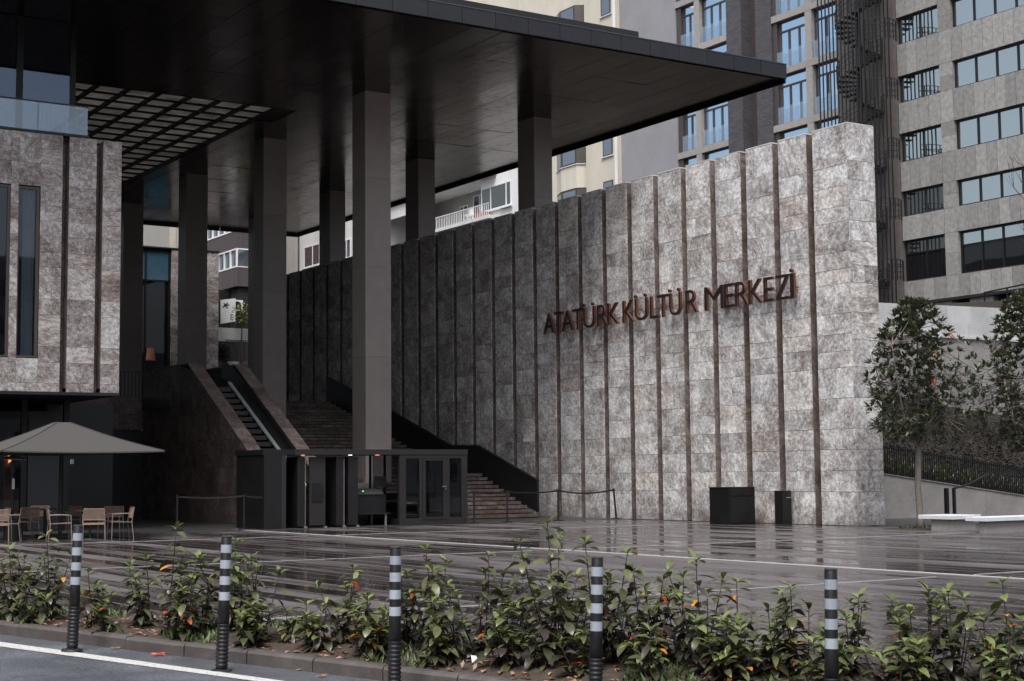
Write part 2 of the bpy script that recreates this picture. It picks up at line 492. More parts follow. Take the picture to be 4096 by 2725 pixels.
# ------------------------------------------------------------------ geometry helpers
class MB:
    def __init__(s):
        s.v, s.f, s.mi = [], [], []
        s.cur = 0

    def add(s, vs, fs):
        o = len(s.v)
        s.v += [tuple(x) for x in vs]
        s.f += [tuple(i + o for i in f) for f in fs]
        s.mi += [s.cur] * len(fs)
        return s

    def box(s, x0, x1, y0, y1, z0, z1):
        return s.add([(x0, y0, z0), (x1, y0, z0), (x1, y1, z0), (x0, y1, z0), (x0, y0, z1), (x1, y0, z1), (x1, y1, z1), (x0, y1, z1)],
                     [(0, 3, 2, 1), (4, 5, 6, 7), (0, 1, 5, 4), (1, 2, 6, 5), (2, 3, 7, 6), (3, 0, 4, 7)])

    def bar(s, a, b, w, h=None, up=(0, 0, 1)):
        a, b = Vector(a), Vector(b)
        h = w if h is None else h
        d = (b - a).normalized()
        u = Vector(up)
        if abs(d.dot(u)) > 0.99:
            u = Vector((1, 0, 0))
        r = d.cross(u).normalized() * (w / 2)
        u2 = r.cross(d).normalized() * (h / 2)
        vs = [p + x for p in (a, b) for x in (-r - u2, r - u2, r + u2, -r + u2)]
        return s.add(vs, [(0, 1, 2, 3), (7, 6, 5, 4), (0, 4, 5, 1), (1, 5, 6, 2), (2, 6, 7, 3), (3, 7, 4, 0)])

    def tube(s, pts, rs, n=8, cap=True):
        pts = [Vector(p) for p in pts]
        if not isinstance(rs, (list, tuple)):
            rs = [rs] * len(pts)
        rings = []
        for i, p in enumerate(pts):
            d = (pts[min(i + 1, len(pts) - 1)] - pts[max(i - 1, 0)]).normalized()
            u = Vector((0, 0, 1)) if abs(d.z) < 0.95 else Vector((1, 0, 0))
            a = d.cross(u).normalized()
            b = d.cross(a).normalized()
            rings.append([p + (a * math.cos(2 * PI * k / n) + b * math.sin(2 * PI * k / n)) * rs[i] for k in range(n)])
        vs = [v for r in rings for v in r]
        fs = []
        for i in range(len(pts) - 1):
            for k in range(n):
                fs.append((i * n + k, i * n + (k + 1) % n, (i + 1) * n + (k + 1) % n, (i + 1) * n + k))
        if cap:
            fs.append(tuple(range(n - 1, -1, -1)))
            fs.append(tuple((len(pts) - 1) * n + k for k in range(n)))
        return s.add(vs, fs)

    def lathe(s, cx, cy, prof, n=16):
        return s.tube_z(cx, cy, prof, n)

    def tube_z(s, cx, cy, prof, n=16):
        vs, fs = [], []
        for r, z in prof:
            vs += [(cx + r * math.cos(2 * PI * k / n), cy + r * math.sin(2 * PI * k / n), z) for k in range(n)]
        for i in range(len(prof) - 1):
            for k in range(n):
                fs.append((i * n + k, i * n + (k + 1) % n, (i + 1) * n + (k + 1) % n, (i + 1) * n + k))
        fs.append(tuple(range(n - 1, -1, -1)))
        fs.append(tuple((len(prof) - 1) * n + k for k in range(n)))
        return s.add(vs, fs)

    def prism_x(s, poly, x0, x1):
        """poly in (y, z), extruded along x"""
        n = len(poly)
        vs = [(x0, y, z) for y, z in poly] + [(x1, y, z) for y, z in poly]
        fs = [tuple(range(n)), tuple(range(2 * n - 1, n - 1, -1))]
        fs += [(i, i + n, (i + 1) % n + n, (i + 1) % n) for i in range(n)]
        return s.add(vs, fs)

    def prism_y(s, poly, y0, y1):
        n = len(poly)
        vs = [(x, y0, z) for x, z in poly] + [(x, y1, z) for x, z in poly]
        fs = [tuple(range(n)), tuple(range(2 * n - 1, n - 1, -1))]
        fs += [(i, i + n, (i + 1) % n + n, (i + 1) % n) for i in range(n)]
        return s.add(vs, fs)

    def prism_z(s, poly, z0, z1):
        n = len(poly)
        vs = [(x, y, z0) for x, y in poly] + [(x, y, z1) for x, y in poly]
        fs = [tuple(range(n - 1, -1, -1)), tuple(range(n, 2 * n))]
        fs += [(i, (i + 1) % n, (i + 1) % n + n, i + n) for i in range(n)]
        return s.add(vs, fs)

    def quad(s, a, b, c, d):
        return s.add([a, b, c, d], [(0, 1, 2, 3)])

    def mesh(s, name, mats, smooth=False, off=(0, 0, 0)):
        me = bpy.data.meshes.new(name)
        vs = s.v if off == (0, 0, 0) else [(x - off[0], y - off[1], z - off[2]) for x, y, z in s.v]
        me.from_pydata(vs, [], s.f)
        mats = mats if isinstance(mats, (list, tuple)) else [mats]
        for m in mats:
            me.materials.append(M[m] if isinstance(m, str) else m)
        if len(mats) > 1:
            me.polygons.foreach_set('material_index', s.mi)
        if smooth:
            me.polygons.foreach_set('use_smooth', [True] * len(me.polygons))
        me.update()
        return me


def tag(o, label=None, cat=None, group=None, kind=None):
    if label: o['label'] = label
    if cat: o['category'] = cat
    if group: o['group'] = group
    if kind: o['kind'] = kind
    return o


def thing(name, loc, label, cat, group=None, rotz=0.0):
    o = bpy.data.objects.new(name, None)
    o.empty_display_size = 0.3
    o.location = loc
    o.rotation_euler = (0, 0, rotz)
    COL.objects.link(o)
    return tag(o, label, cat, group)


WM = {}


def wmat(o):
    m = Matrix.LocRotScale(o.location, o.rotation_euler, o.scale)
    if o.parent:
        return wmat(o.parent) @ o.matrix_parent_inverse @ m
    return m


def obj(name, me, parent=None, loc=(0, 0, 0), rot=(0, 0, 0), scale=(1, 1, 1), local=False):
    """link a mesh; unless local, loc/rot are world coordinates even under a parent"""
    o = bpy.data.objects.new(name, me)
    o.location = loc
    o.rotation_euler = rot
    o.scale = scale
    if parent:
        o.parent = parent
        if not local:
            o.matrix_parent_inverse = wmat(parent).inverted()
    COL.objects.link(o)
    return o


def part(name, mb, mats, parent, smooth=False, label=None, kind=None):
    o = obj(name, mb.mesh(name, mats, smooth), parent)
    if label: o['label'] = label
    if kind: o['kind'] = kind
    return o


def single(name, mb, mats, loc, label, cat, group=None, smooth=False):
    o = obj(name, mb.mesh(name, mats, smooth, off=tuple(loc)), None, loc)
    return tag(o, label, cat, group)


def structure(name, mb, mats, smooth=False):
    o = obj(name, mb.mesh(name, mats, smooth))
    o['kind'] = 'structure'
    return o


_unit = {}


def unit(mat):
    if mat not in _unit:
        b = 0.5
        _unit[mat] = MB().box(-b, b, -b, b, -b, b).mesh('unit_' + mat, mat)
    return _unit[mat]


def piece(name, mat, parent, x0, x1, y0, y1, z0, z1, rot=(0, 0, 0)):
    return obj(name, unit(mat), parent, ((x0 + x1) / 2, (y0 + y1) / 2, (z0 + z1) / 2), rot, (x1 - x0, y1 - y0, z1 - z0))


# ================================================================== GROUND
U = Vector((0.4565, -0.8897))       # along the kerb, towards the right of the picture
N = Vector((0.8897, 0.4565))        # across it, towards the plaza
B0 = Vector((4.66, 15.30))          # foot of the leftmost bollard


def zroad(s):
    return -0.132 - 0.0327 * max(-25.0, min(40.0, s))


def st(s, t, z):
    p = B0 + U * s + N * t
    return (p.x, p.y, z)


def kt(s):                          # the front face of the kerb
    return 0.43 - 0.045 * max(-6, min(10, s))


KW, KH = 0.14, 0.125
BEDW = 1.35
ss = [-60, -25] + [x * 1.0 for x in range(-20, 21)] + [25, 40, 80]
mb = MB()
for a, b in zip(ss[:-1], ss[1:]):
    mb.quad(st(a, -120, zroad(a)), st(b, -120, zroad(b)), st(b, kt(b) + 0.05, zroad(b)), st(a, kt(a) + 0.05, zroad(a)))
structure('road', mb, 'asphalt')

mb = MB()
for a, b in zip(ss[2:-3], ss[3:-2]):
    q = [st(a, -0.24 - 0.07 * a, zroad(a) + 0.005), st(b, -0.24 - 0.07 * b, zroad(b) + 0.005), st(b, -0.03 - 0.085 * b, zroad(b) + 0.005), st(a, -0.03 - 0.085 * a, zroad(a) + 0.005)]
    mb.quad(*q)
structure('road_line', mb, 'road_paint')

# kerb stones, each its own
kerb = thing('kerb', st(0, kt(0), zroad(0)), None, None)
kerb['kind'] = 'structure'
s = -9.3
rk = random.Random(3)
while s < 16:
    L = 0.80
    a, b = s + 0.006, s + L - 0.006
    dz = rk.uniform(-0.006, 0.006)
    dt = rk.uniform(-0.006, 0.006)
    m_ = MB()
    vs = []
    for q in (a, b):
        f = kt(q) + dt
        zz = zroad(q)
        vs += [st(q, f, zz - 0.1), st(q, f, zz + KH - 0.025 + dz), st(q, f + 0.025, zz + KH + dz), st(q, f + KW, zz + KH + dz), st(q, f + KW, zz - 0.1)]
    m_.add(vs, [(0, 1, 2, 3, 4), (9, 8, 7, 6, 5)] + [(i, i + 5, (i + 1) % 5 + 5, (i + 1) % 5) for i in range(5)])
    part('kerb_stone', m_, 'kerb', kerb)
    s += L


def bedz(s, t):
    a = zroad(s) + KH - 0.02
    w = min(max((t - kt(s) - KW) / BEDW, 0), 1)
    return a * (1 - w) + 0.0 * w


def plaza_edge(s):
    return kt(s) + KW + BEDW


mb = MB()
rb = random.Random(5)
gs = [x * 0.25 for x in range(-40, 66)]
gt = [i / 9 for i in range(10)]
for s in gs:
    for w in gt:
        t = kt(s) + KW + w * BEDW
        bump = 0.03 * math.sin(w * PI) + (rb.uniform(-0.012, 0.015) if 0 < w < 1 else 0)
        mb.v.append(st(s, t, bedz(s, t) + bump - 0.005))
for i in range(len(gs) - 1):
    for j in range(9):
        k = i * 10 + j
        mb.f.append((k, k + 10, k + 11, k + 1)); mb.mi.append(0)
structure('planting_bed', mb, 'soil', True)

# the plaza: a base sheet and long narrow pavers laid along Y
mb = MB()
for a, b in zip(ss[:-1], ss[1:]):
    mb.quad(st(a, plaza_edge(a) - 0.05, -0.035), st(b, plaza_edge(b) - 0.05, -0.035), st(b, 140, -0.035), st(a, 140, -0.035))
plaza = structure('plaza', mb, 'joint')


def inv_st(x, y):
    q = Vector((x, y)) - B0
    return q.dot(U), q.dot(N)


PW, PL = 0.45, 1.50
cands = []
rp = random.Random(11)
XL1, YL = 18.2, (16.0, 26.75, 37.5)
ix = 0
x = 1.0
while x < 46:
    off = (ix % 3) * 0.53
    y = 1.0 + off
    while y < 47:
        yb = y + PL
        cx, cy = x + PW / 2, y + PL / 2
        ok = True
        for (px, py) in ((x, y), (x + PW, y), (x, yb), (x + PW, yb)):
            s_, t_ = inv_st(px, py)
            if t_ < plaza_edge(s_) + 0.02: ok = False
        if 32.2 < x + PW and y > 31.5: ok = False
        az = math.degrees(math.atan2(cx, cy))
        if ok and 10.0 < az < 56.0:
            cands.append((math.hypot(cx, cy), x, y))
        y += PL
    ix += 1
    x += PW
cands.sort()
rest = MB()
for i, (d, x, y) in enumerate(cands):
    z = rp.uniform(-0.0012, 0.0012)
    g = 0.004
    if i < 298:
        piece('paver', 'paver', plaza, x + g, x + PW - g, y + g, y + PL - g, -0.03, z, (rp.gauss(0, 0.0008), rp.gauss(0, 0.0030), 0))
    else:
        tx = rp.gauss(0, 0.0032) * PW / 2
        x0, x1, y0, y1 = x + g, x + PW - g, y + g, y + PL - g
        rest.add([(x0, y0, -0.03), (x1, y0, -0.03), (x1, y1, -0.03), (x0, y1, -0.03), (x0, y0, z - tx), (x1, y0, z + tx), (x1, y1, z + tx), (x0, y1, z - tx)],
                 [(4, 5, 6, 7), (0, 1, 5, 4), (1, 2, 6, 5), (2, 3, 7, 6), (3, 0, 4, 7)])
part('paver', rest, 'paver', plaza, kind='stuff')
# pale stone strips let into the paving, and the paler dry apron along the building
mb = MB()
y = 3.0
while y < 43.5:
    if inv_st(XL1, y)[1] > 2.2:
        mb.box(XL1 - 0.075, XL1 + 0.075, y + 0.004, y + 0.30 - 0.004, -0.02, 0.006)
    y += 0.30
for yy in YL:
    x = 2.0
    while x < 31.5:
        s_, t_ = inv_st(x, yy)
        if t_ > plaza_edge(s_) + 0.1 and not (XL1 - 0.5 < x + 0.4 and x < XL1 + 0.12):
            mb.box(x + 0.004, x + 0.396, yy - 0.018, yy + 0.018, -0.02, 0.006)
        x += 0.40
structure('paving_strip', mb, 'strip_white')
mb = MB()
mb.quad((8, 43.0, 0.004), (40, 43.0, 0.004), (40, 60, 0.004), (8, 60, 0.004))
mb.quad((8, 41.6, 0.004), (31.9, 43.0, 0.004), (31.9, 43.004, 0.004), (8, 43.004, 0.004))
mb.quad((33.0, 30.6, 0.004), (60, 30.6, 0.004), (60, 43.0, 0.004), (33.0, 43.0, 0.004))
M['apron'] = plain('pavement_slab', (0.042, 0.040, 0.041), 0.4, var=0.2, scale=1.5)
structure('pavement', mb, 'apron')

# ================================================================== CANOPY
ZS = 15.73
CX0, CX1, CY0, CY1 = -2.0, 38.15, 41.0, 82.8
GX0, GX1, GY0, GY1 = 13.6, 24.25, 54.5, 72.1
canopy = thing('canopy_roof', (20, 41.0, ZS), 'huge flat dark canopy roof with glossy underside on tall square columns', 'canopy')
mb = MB()
T0 = ZS + 0.03
mb.box(CX0 + .02, CX1 - .02, CY0 + .05, GY0, T0, ZS + 0.50)
mb.box(CX0 + .02, CX1 - .02, GY1, CY1 - .02, T0, ZS + 0.50)
mb.box(CX0 + .02, GX0, GY0, GY1, T0, ZS + 0.50)
mb.box(GX1, CX1 - .02, GY0, GY1, T0, ZS + 0.50)
part('roof_slab', mb, 'black', canopy)
rs = random.Random(21)
sp = []
PXW, PYL = 1.16, 3.1
x = CX1 - 0.35
while x - PXW > CX0:
    y = CY0 + 0.25
    while y < CY1 - 0.4:
        ya, yb = y, min(y + PYL, CY1 - 0.3)
        x0, x1 = x - PXW, x
        if not (x1 > GX0 - 0.1 and x0 < GX1 + 0.15 and yb > GY0 - 0.1 and ya < GY1 + 0.15):
            sp.append((abs(math.degrees(math.atan2((x0 + x1) / 2, (ya + yb) / 2)) - 34), x0, x1, ya, yb))
        else:
            for (xa, xb, yc, yd) in ((x0, x1, ya, min(yb, GY0 - 0.12)), (x0, x1, max(ya, GY1 + 0.12), yb), (x0, min(x1, GX0 - 0.12), ya, yb), (max(x0, GX1 + 0.14), x1, ya, yb)):
                if xb - xa > 0.05 and yd - yc > 0.05 and (yd <= GY0 or yc >= GY1 or xb <= GX0 or xa >= GX1):
                    sp.append((abs(math.degrees(math.atan2((xa + xb) / 2, (yc + yd) / 2)) - 34), xa, xb, yc, yd))
                    break
        y += PYL
    x -= PXW
sp.sort()
far = MB()
for i, (_, x0, x1, y0, y1) in enumerate(sp):
    g = 0.008
    tilt = (rs.gauss(0, 0.0022), rs.gauss(0, 0.0030), 0)
    if i < 295:
        piece('soffit_panel', 'soffit', canopy, x0 + g, x1 - g, y0 + g, y1 - g, ZS, ZS + 0.02, tilt)
    else:
        far.box(x0 + g, x1 - g, y0 + g, y1 - g, ZS + rs.uniform(0, .004), ZS + 0.02)
part('soffit_panel', far, 'soffit', canopy, kind='stuff')
# fascia: metal sheets along the front and side edges
x = CX1
while x > CX0:
    xa = max(CX0, x - 1.24)
    piece('fascia_panel', 'fascia', canopy, xa + 0.008, x - 0.008, CY0 - 0.03, CY0 + 0.04, ZS - 0.02, ZS + 0.50)
    x -= 1.24
y = CY0 + 0.05
while y < CY1:
    yb = min(CY1, y + 2.4)
    piece('fascia_panel', 'dark_metal', canopy, CX1 - 0.03, CX1 + 0.03, y + 0.008, yb - 0.008, ZS - 0.16, ZS + 0.50)
    y += 2.4
x = CX1
while x > CX0:
    xa = max(CX0, x - 2.4)
    piece('fascia_panel', 'dark_metal', canopy, xa + 0.008, x - 0.05, CY1 - 0.05, CY1 + 0.03, ZS - 0.16, ZS + 0.50)
    x -= 2.4
part('edge_trim', MB().box(CX0, CX1 + .01, CY0 - 0.045, CY0 + 0.10, ZS + 0.504, ZS + 0.53), 'fascia_edge', canopy)  # paler than the fascia, painting the reflection along its top edge
part('roof_parapet', MB().box(CX0, 31.75, CY0 + 0.35, CY0 + 0.6, ZS + 0.505, ZS + 0.86).box(31.5, 31.75, CY0 + .61, CY1 - 1, ZS + .505, ZS + .86), 'dark_metal', canopy)
part('roof_deck', MB().box(CX0, 31.45, CY0 + 0.65, GY0 - .1, ZS + .505, ZS + .8).box(GX1 + .2, 31.45, GY0 - .05, CY1 - 1, ZS + .505, ZS + .8), 'dark_metal', canopy)
# the louvred skylight
x = GX0 + 0.1
nx = 0
xs_b = [24.25 - 1.17 * k for k in range(0, 10)]
for xb in xs_b:
    piece('skylight_beam', 'black', canopy, xb - 0.065, xb + 0.065, GY0, GY1, ZS - 0.03, ZS + 0.10)
ny = 16
for k in range(ny + 1):
    yb = GY0 + (GY1 - GY0) * k / ny
    piece('skylight_bar', 'black', canopy, GX0, GX1 + .1, yb - 0.035, yb + 0.035, ZS + 0.0, ZS + 0.08)
for i in range(len(xs_b) - 1):
    for k in range(ny):
        ya = GY0 + (GY1 - GY0) * k / ny
        piece('skylight_pane', 'skylight', canopy, xs_b[i + 1] + .02, xs_b[i] - .02, ya + 0.02, ya + (GY1 - GY0) / ny - 0.02, ZS + 0.105, ZS + 0.115)

# columns
colpos = [(25.87, 26.92, 50.25, 51.3, 'brightest square column of the canopy, rising behind the security kiosk'),
          (25.87, 26.92, 59.5, 60.5, 'square column standing just behind the escalator parapet'),
          (25.87, 26.92, 68.4, 69.4, 'square column seen just above the upper end of the escalator wall'),
          (25.87, 26.92, 77.3, 78.3, 'darkest square column, seen right beside the edge of the stone-clad wing'),
          (33.55, 34.4, 50.6, 51.8, 'square column rising behind the stone wall, nearest the canopy corner'),
          (33.55, 34.4, 60.0, 61.2, 'middle square column of those rising behind the stone wall'),
          (33.55, 34.4, 69.0, 70.2, 'farthest square column of those rising behind the stone wall'),
          (33.55, 34.4, 78.0, 79.2, 'square column mostly hidden behind the column by the escalator')]
for (x0, x1, y0, y1, lab) in colpos:
    t = thing('column', ((x0 + x1) / 2, (y0 + y1) / 2, 0), lab, 'column', 'square columns carrying the canopy')
    z = 0.0
    k = 0
    for z0, z1 in ((0, 2.6), (2.6, 5.9), (5.9, 9.2), (9.2, 12.5), (12.5, ZS - 0.001)):
        piece('cladding_panel', 'column', t, x0, x1, y0, y1, z0 + 0.003, z1 - 0.003)
    part('core', MB().box(x0 + .03, x1 - .03, y0 + .03, y1 - .03, 0, ZS), 'black', t)

# ================================================================== STONE WALL WITH THE SIGN
XW, YW, HW = 32.37, 32.29, 11.70
wall = thing('stone_wall', (XW, YW, 0), 'tall wall of mottled travertine pilasters carrying bronze letters', 'wall')
mb = MB()
mb.box(XW + 0.40, XW + 1.05, YW + 0.04, 74.0, 0, HW - 0.25)
part('wall_core', mb, 'joint', wall)
base_rows = [0, .97, 1.58, 2.19, 2.79, 3.68, 4.57, 5.05, 5.55, 6.15, 7.02, 7.45, 7.95, 8.85, 9.30, 9.90, 10.52, HW]
rw = random.Random(31)
slabs = []
for k in range(0, 28):
    y0 = YW + 0.031 if k == 0 else 34.04 + 1.5 * (k - 1)
    y1 = 33.74 if k == 0 else y0 + 1.20
    rows = list(base_rows)
    if k % 3 == 1:
        rows[5:9] = [3.40, 4.57, 5.15, 5.62]
    if k % 4 == 2:
        rows = rows[:9] + [6.45, 7.02, 7.60, 8.20, 8.85, 9.50, 10.10, 10.75, HW]
    if k % 5 == 3:
        rows = rows[:10] + [6.75, 7.45, 8.3, 8.85, 9.75, 10.9, HW]
    for z0, z1 in zip(rows[:-1], rows[1:]):
        if rw.random() < (0.34 if z1 - z0 > 0.7 else 0.14):
            m_ = y0 + (y1 - y0) * rw.choice((0.35, 0.5, 0.5, 0.62))
            slabs.append((k, y0, m_, z0, z1)); slabs.append((k, m_, y1, z0, z1))
        else:
            slabs.append((k, y0, y1, z0, z1))
n_part = 0
fars = MB()
for (k, y0, y1, z0, z1) in slabs:
    g = 0.004
    dx = rw.uniform(-0.004, 0.004)
    c = (XW + dx, XW + 0.045, y0 + (g if y0 > YW + .05 else 0), y1 - g * .6, z0 + 0.0055, z1 - 0.0055)
    if n_part < 270:
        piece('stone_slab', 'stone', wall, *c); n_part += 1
    else:
        fars.box(*c)
part('stone_slab', fars, 'stone', wall, kind='stuff')
# the brown bodies of the pilasters and the back of each recess
for k in range(0, 28):
    y0 = YW + 0.031 if k == 0 else 34.04 + 1.5 * (k - 1)
    y1 = 33.74 if k == 0 else y0 + 1.20
    piece('pilaster_body', 'stone_recess', wall, XW + 0.046, XW + 0.40, y0 + 0.012, y1 - 0.012, 0, HW)
    piece('pilaster_top', 'stone', wall, XW + 0.402, XW + 1.05, y0 + 0.012, y1 - 0.012, HW - .25, HW)
back = MB()
for k in range(27):
    ya = 33.74 if k == 0 else 34.04 + 1.5 * (k - 1) + 1.20
    yb = 34.04 + 1.5 * k
    for z0, z1 in zip(base_rows[:-1], base_rows[1:]):
        back.box(XW + 0.34 + rw.uniform(0, .006), XW + 0.399, ya - 0.01, yb + 0.01, z0 + .004, min(z1, HW - 0.18) - 0.004)
part('recess_lining', back, 'stone_recess', wall, kind='stuff')
# end face of the wall, facing the street
zz = [0, .97, 1.58, 2.19, 2.79, 3.68, 4.57, 5.35, 6.15, 7.02, 7.55, 8.25, 8.85, 9.45, 10.05, 10.62, HW]
for i, (z0, z1) in enumerate(zip(zz[:-1], zz[1:])):
    cuts = [XW, XW + 1.09]
    if i in (4, 5, 9, 11, 12, 14, 15): cuts = [XW, XW + (0.55 if i % 2 else 0.48), XW + 1.09]
    for a, b in zip(cuts[:-1], cuts[1:]):
        piece('stone_slab', 'stone', wall, a + 0.003, b - 0.003, YW + rw.uniform(-.003, .003), YW + 0.028, z0 + .005, z1 - .005)
for k in range(0, 28):
    y0 = YW if k == 0 else 34.04 + 1.5 * (k - 1)
    y1 = 33.74 if k == 0 else y0 + 1.20
    piece('coping', 'coping', wall, XW - 0.006, XW + 1.07, y0 - 0.003, y1, HW + 0.001, HW + 0.035)

# bronze letters: ATATURK KULTUR MERKEZI with its Turkish dots
sign = thing('wall_sign', (XW - 0.15, 41, 6.77), 'row of bronze letters reading ATATÜRK KÜLTÜR MERKEZİ fixed to the stone wall', 'sign')
letters = [('A', 47.99, 47.26), ('T', 47.26, 46.70), ('A', 46.79, 46.03), ('T', 46.10, 45.42), ('Ü', 45.39, 44.72), ('R', 44.55, 43.94), ('K', 43.92, 43.27),
           ('K', 43.04, 42.40), ('Ü', 42.33, 41.65), ('L', 41.49, 41.01), ('T', 41.10, 40.49), ('Ü', 40.44, 39.85), ('R', 39.58, 38.97),
           ('M', 38.62, 37.69), ('E', 37.65, 37.17), ('R', 37.12, 36.50), ('K', 36.48, 35.84), ('E', 35.79, 35.36), ('Z', 35.27, 34.66), ('İ', 34.60, 34.43)]
Z0L, HL, DEP = 6.76, 0.76, 0.09
glyph_cache = {}


def glyph(ch):
    if ch in glyph_cache: return glyph_cache[ch]
    cu = bpy.data.curves.new('glyph', 'FONT')
    cu.body = {'Ü': 'U', 'İ': 'I'}.get(ch, ch)
    cu.size = 1.0
    cu.extrude = 0.5
    cu.resolution_u = 4
    cu.offset = -0.006
    o = bpy.data.objects.new('glyph', cu)
    COL.objects.link(o)
    dg = bpy.context.evaluated_depsgraph_get()
    me = bpy.data.meshes.new_from_object(o.evaluated_get(dg))
    bpy.data.objects.remove(o)
    glyph_cache[ch] = me
    return me


for ch, ya, yb in letters:
    src = glyph(ch)
    vs = [v.co.copy() for v in src.vertices]
    xs = [v.x for v in vs]; ys = [v.y for v in vs]
    x0, x1, h0, h1 = min(xs), max(xs), min(ys), max(ys)
    m_ = MB()
    pts = []
    for v in vs:
        u = (v.x - x0) / (x1 - x0); w = (v.y - h0) / (h1 - h0)
        pts.append((XW - 0.24 + DEP * (0.5 - v.z), ya + (yb - ya) * u, Z0L + HL * w))
    m_.v = pts
    for p in src.polygons:
        m_.f.append(tuple(p.vertices))
        m_.mi.append(0 if min(src.vertices[i].co.z for i in p.vertices) > 0.4 else 1)
    if ch in 'Üİ':
        for f in ((0.10, 0.90) if ch == 'Ü' else (0.5,)):
            cy = ya + (yb - ya) * f
            r = 0.058
            ring = [(cy + r * math.cos(a * PI / 6), Z0L + HL + 0.075 + r * math.sin(a * PI / 6)) for a in range(12)]
            m_.cur = 1
            m_.prism_x(ring, XW - 0.24 - DEP / 2, XW - 0.24 + DEP / 2)
            m_.mi[-14] = 0; m_.mi[-13] = 0
            m_.cur = 0
    o = part('letter', m_, ['letter_face', 'letter_side'], sign)
    # stand-off pins that carry the letter on the wall
    pins = MB()
    for f in (0.3, 0.7):
        pins.bar((XW - 0.145, ya + (yb - ya) * f, Z0L + 0.35), (XW + 0.03, ya + (yb - ya) * f, Z0L + 0.35), 0.015)
    part('pin', pins, 'black', o)

# black cabinets at the foot of the wall
t = thing('equipment_cabinet', (31.3, 36.4, 0), 'wide black metal cabinet at the foot of the stone wall', 'cabinet')
part('body', MB().box(30.75, 31.78, 36.0, 36.9, 0.0, 1.10), 'black', t)
part('lid', MB().box(30.73, 31.80, 35.98, 36.92, 1.102, 1.12), 'dark_metal', t)
part('door', MB().box(30.80, 31.74, 35.985, 35.998, 0.05, 0.83), 'dark_metal', t)
part('vent_panel', MB().box(30.80, 31.62, 35.985, 35.998, 0.86, 1.07), 'rubber', t)
t = thing('litter_bin', (32.0, 35.1, 0), 'narrow black metal litter bin beside the wide black cabinet', 'litter bin')
part('body', MB().box(31.90, 32.25, 34.9, 35.25, 0.0, 1.0), 'black', t)
part('slot', MB().box(32.02, 32.23, 34.89, 34.897, 0.80, 0.94), 'rubber', t)
part('handle', MB().bar((32.03, 34.875, 0.79), (32.22, 34.875, 0.80), 0.018), 'steel', t)

# ================================================================== LEFT WING
YF = 45.0
wing = thing('theatre_wing', (10, YF, 0), 'stone-clad wing with tall windows and a glass terrace, raised over the cafe', 'building')
ZB, ZT = 4.07, 11.62
rows = [4.07, 4.32, 4.92, 5.39, 6.31, 6.78, 7.70, 8.13, 8.62, 9.06, 9.5, 10.1, 10.73, 11.18, 11.62]
part('wall_core', MB().box(2, 14.93, YF + 0.46, YF + 10, ZB + 0.12, ZT - 0.05), 'joint', wing)
rf = random.Random(41)
WINS = [(10.9, 11.73), (11.95, 12.56), (9.5, 10.3), (8.2, 9.0), (6.6, 7.4)]
WZ0, WZ1 = 5.05, 10.02
colsX = [(14.42, 14.98, 0), (13.41, 14.22, 0), (12.58, 13.21, 0), (11.95, 12.58, 1), (11.73, 11.95, 2), (10.9, 11.73, 1), (10.3, 10.9, 2), (9.5, 10.3, 1), (9.0, 9.5, 2), (8.2, 9.0, 1), (7.4, 8.2, 0), (6.6, 7.4, 1), (5.6, 6.6, 0), (4.4, 5.4, 0)]
for (xa, xb, kind) in colsX:
    zr_ = list(rows)
    if kind:
        zr_ = [4.07, 4.32, 5.03] if kind == 1 else rows
    for z0, z1 in zip(zr_[:-1], zr_[1:]):
        piece('stone_slab', 'stone_facade', wing, xa + .0025, xb - .0025, YF + rf.uniform(-.004, .004), YF + (0.22 if kind else 0.05), z0 + .004, z1 - .004)
    if kind == 1:
        for z0, z1 in ((10.05, 10.73), (10.73, 11.62)):
            piece('stone_slab', 'stone_facade', wing, xa + .0025, xb - .0025, YF + rf.uniform(-.004, .004), YF + 0.22, z0 + .004, z1 - .004)
lin = MB()
for (xa, xb) in ((14.22, 14.42), (13.21, 13.41), (5.4, 5.6)):
    for z0, z1 in zip(rows[:-1], rows[1:]):
        lin.box(xa - .002, xb + .002, YF + 0.40 + rf.uniform(0, .005), YF + 0.458, z0 + .003, z1 - 0.003 - (0.08 if z1 > 11.5 else 0))
part('recess_lining', lin, 'stone_recess', wing, kind='stuff')
for (xa, xb, kind) in colsX:
    if not kind:
        piece('pier_body', 'stone_recess', wing, xa + .01, xb - .01, YF + 0.051, YF + 0.458, ZB + .13, ZT - .01)
for i, (xa, xb) in enumerate(WINS):
    w = part('window', MB().box(xa, xb, YF + 0.20, YF + 0.216, WZ0, WZ1), 'interior', wing)
    fr = MB()
    fr.box(xa, xa + 0.035, YF + 0.03, YF + 0.19, WZ0, WZ1)
    fr.box(xb - 0.085, xb, YF + 0.03, YF + 0.19, WZ0, WZ1)
    fr.box(xa + .035, xb - .085, YF + 0.03, YF + 0.19, WZ1 - 0.07, WZ1)
    fr.box(xa + .035, xb - .085, YF + 0.03, YF + 0.19, WZ0, WZ0 + 0.05)
    part('frame', fr, 'brown_frame', w)
    part('pane', MB().box(xa + .035, xb - .085, YF + 0.07, YF + 0.08, WZ0 + .05, WZ1 - .07), 'glass_hall', w)
    if i in (1, 3):
        cm = MB()
        n = 26
        xs = [xa + 0.16 + (xb - 0.10 - xa - 0.16) * j / n for j in range(n + 1)]
        pts = [(x_, YF + 0.150 + 0.022 * math.sin(j * 1.5)) for j, x_ in enumerate(xs)]
        for p, q in zip(pts[:-1], pts[1:]):
            cm.quad((p[0], p[1], WZ0 + .06), (q[0], q[1], WZ0 + .06), (q[0], q[1], WZ1 - .08), (p[0], p[1], WZ1 - .08))
        part('curtain', cm, 'curtain_blue', w)
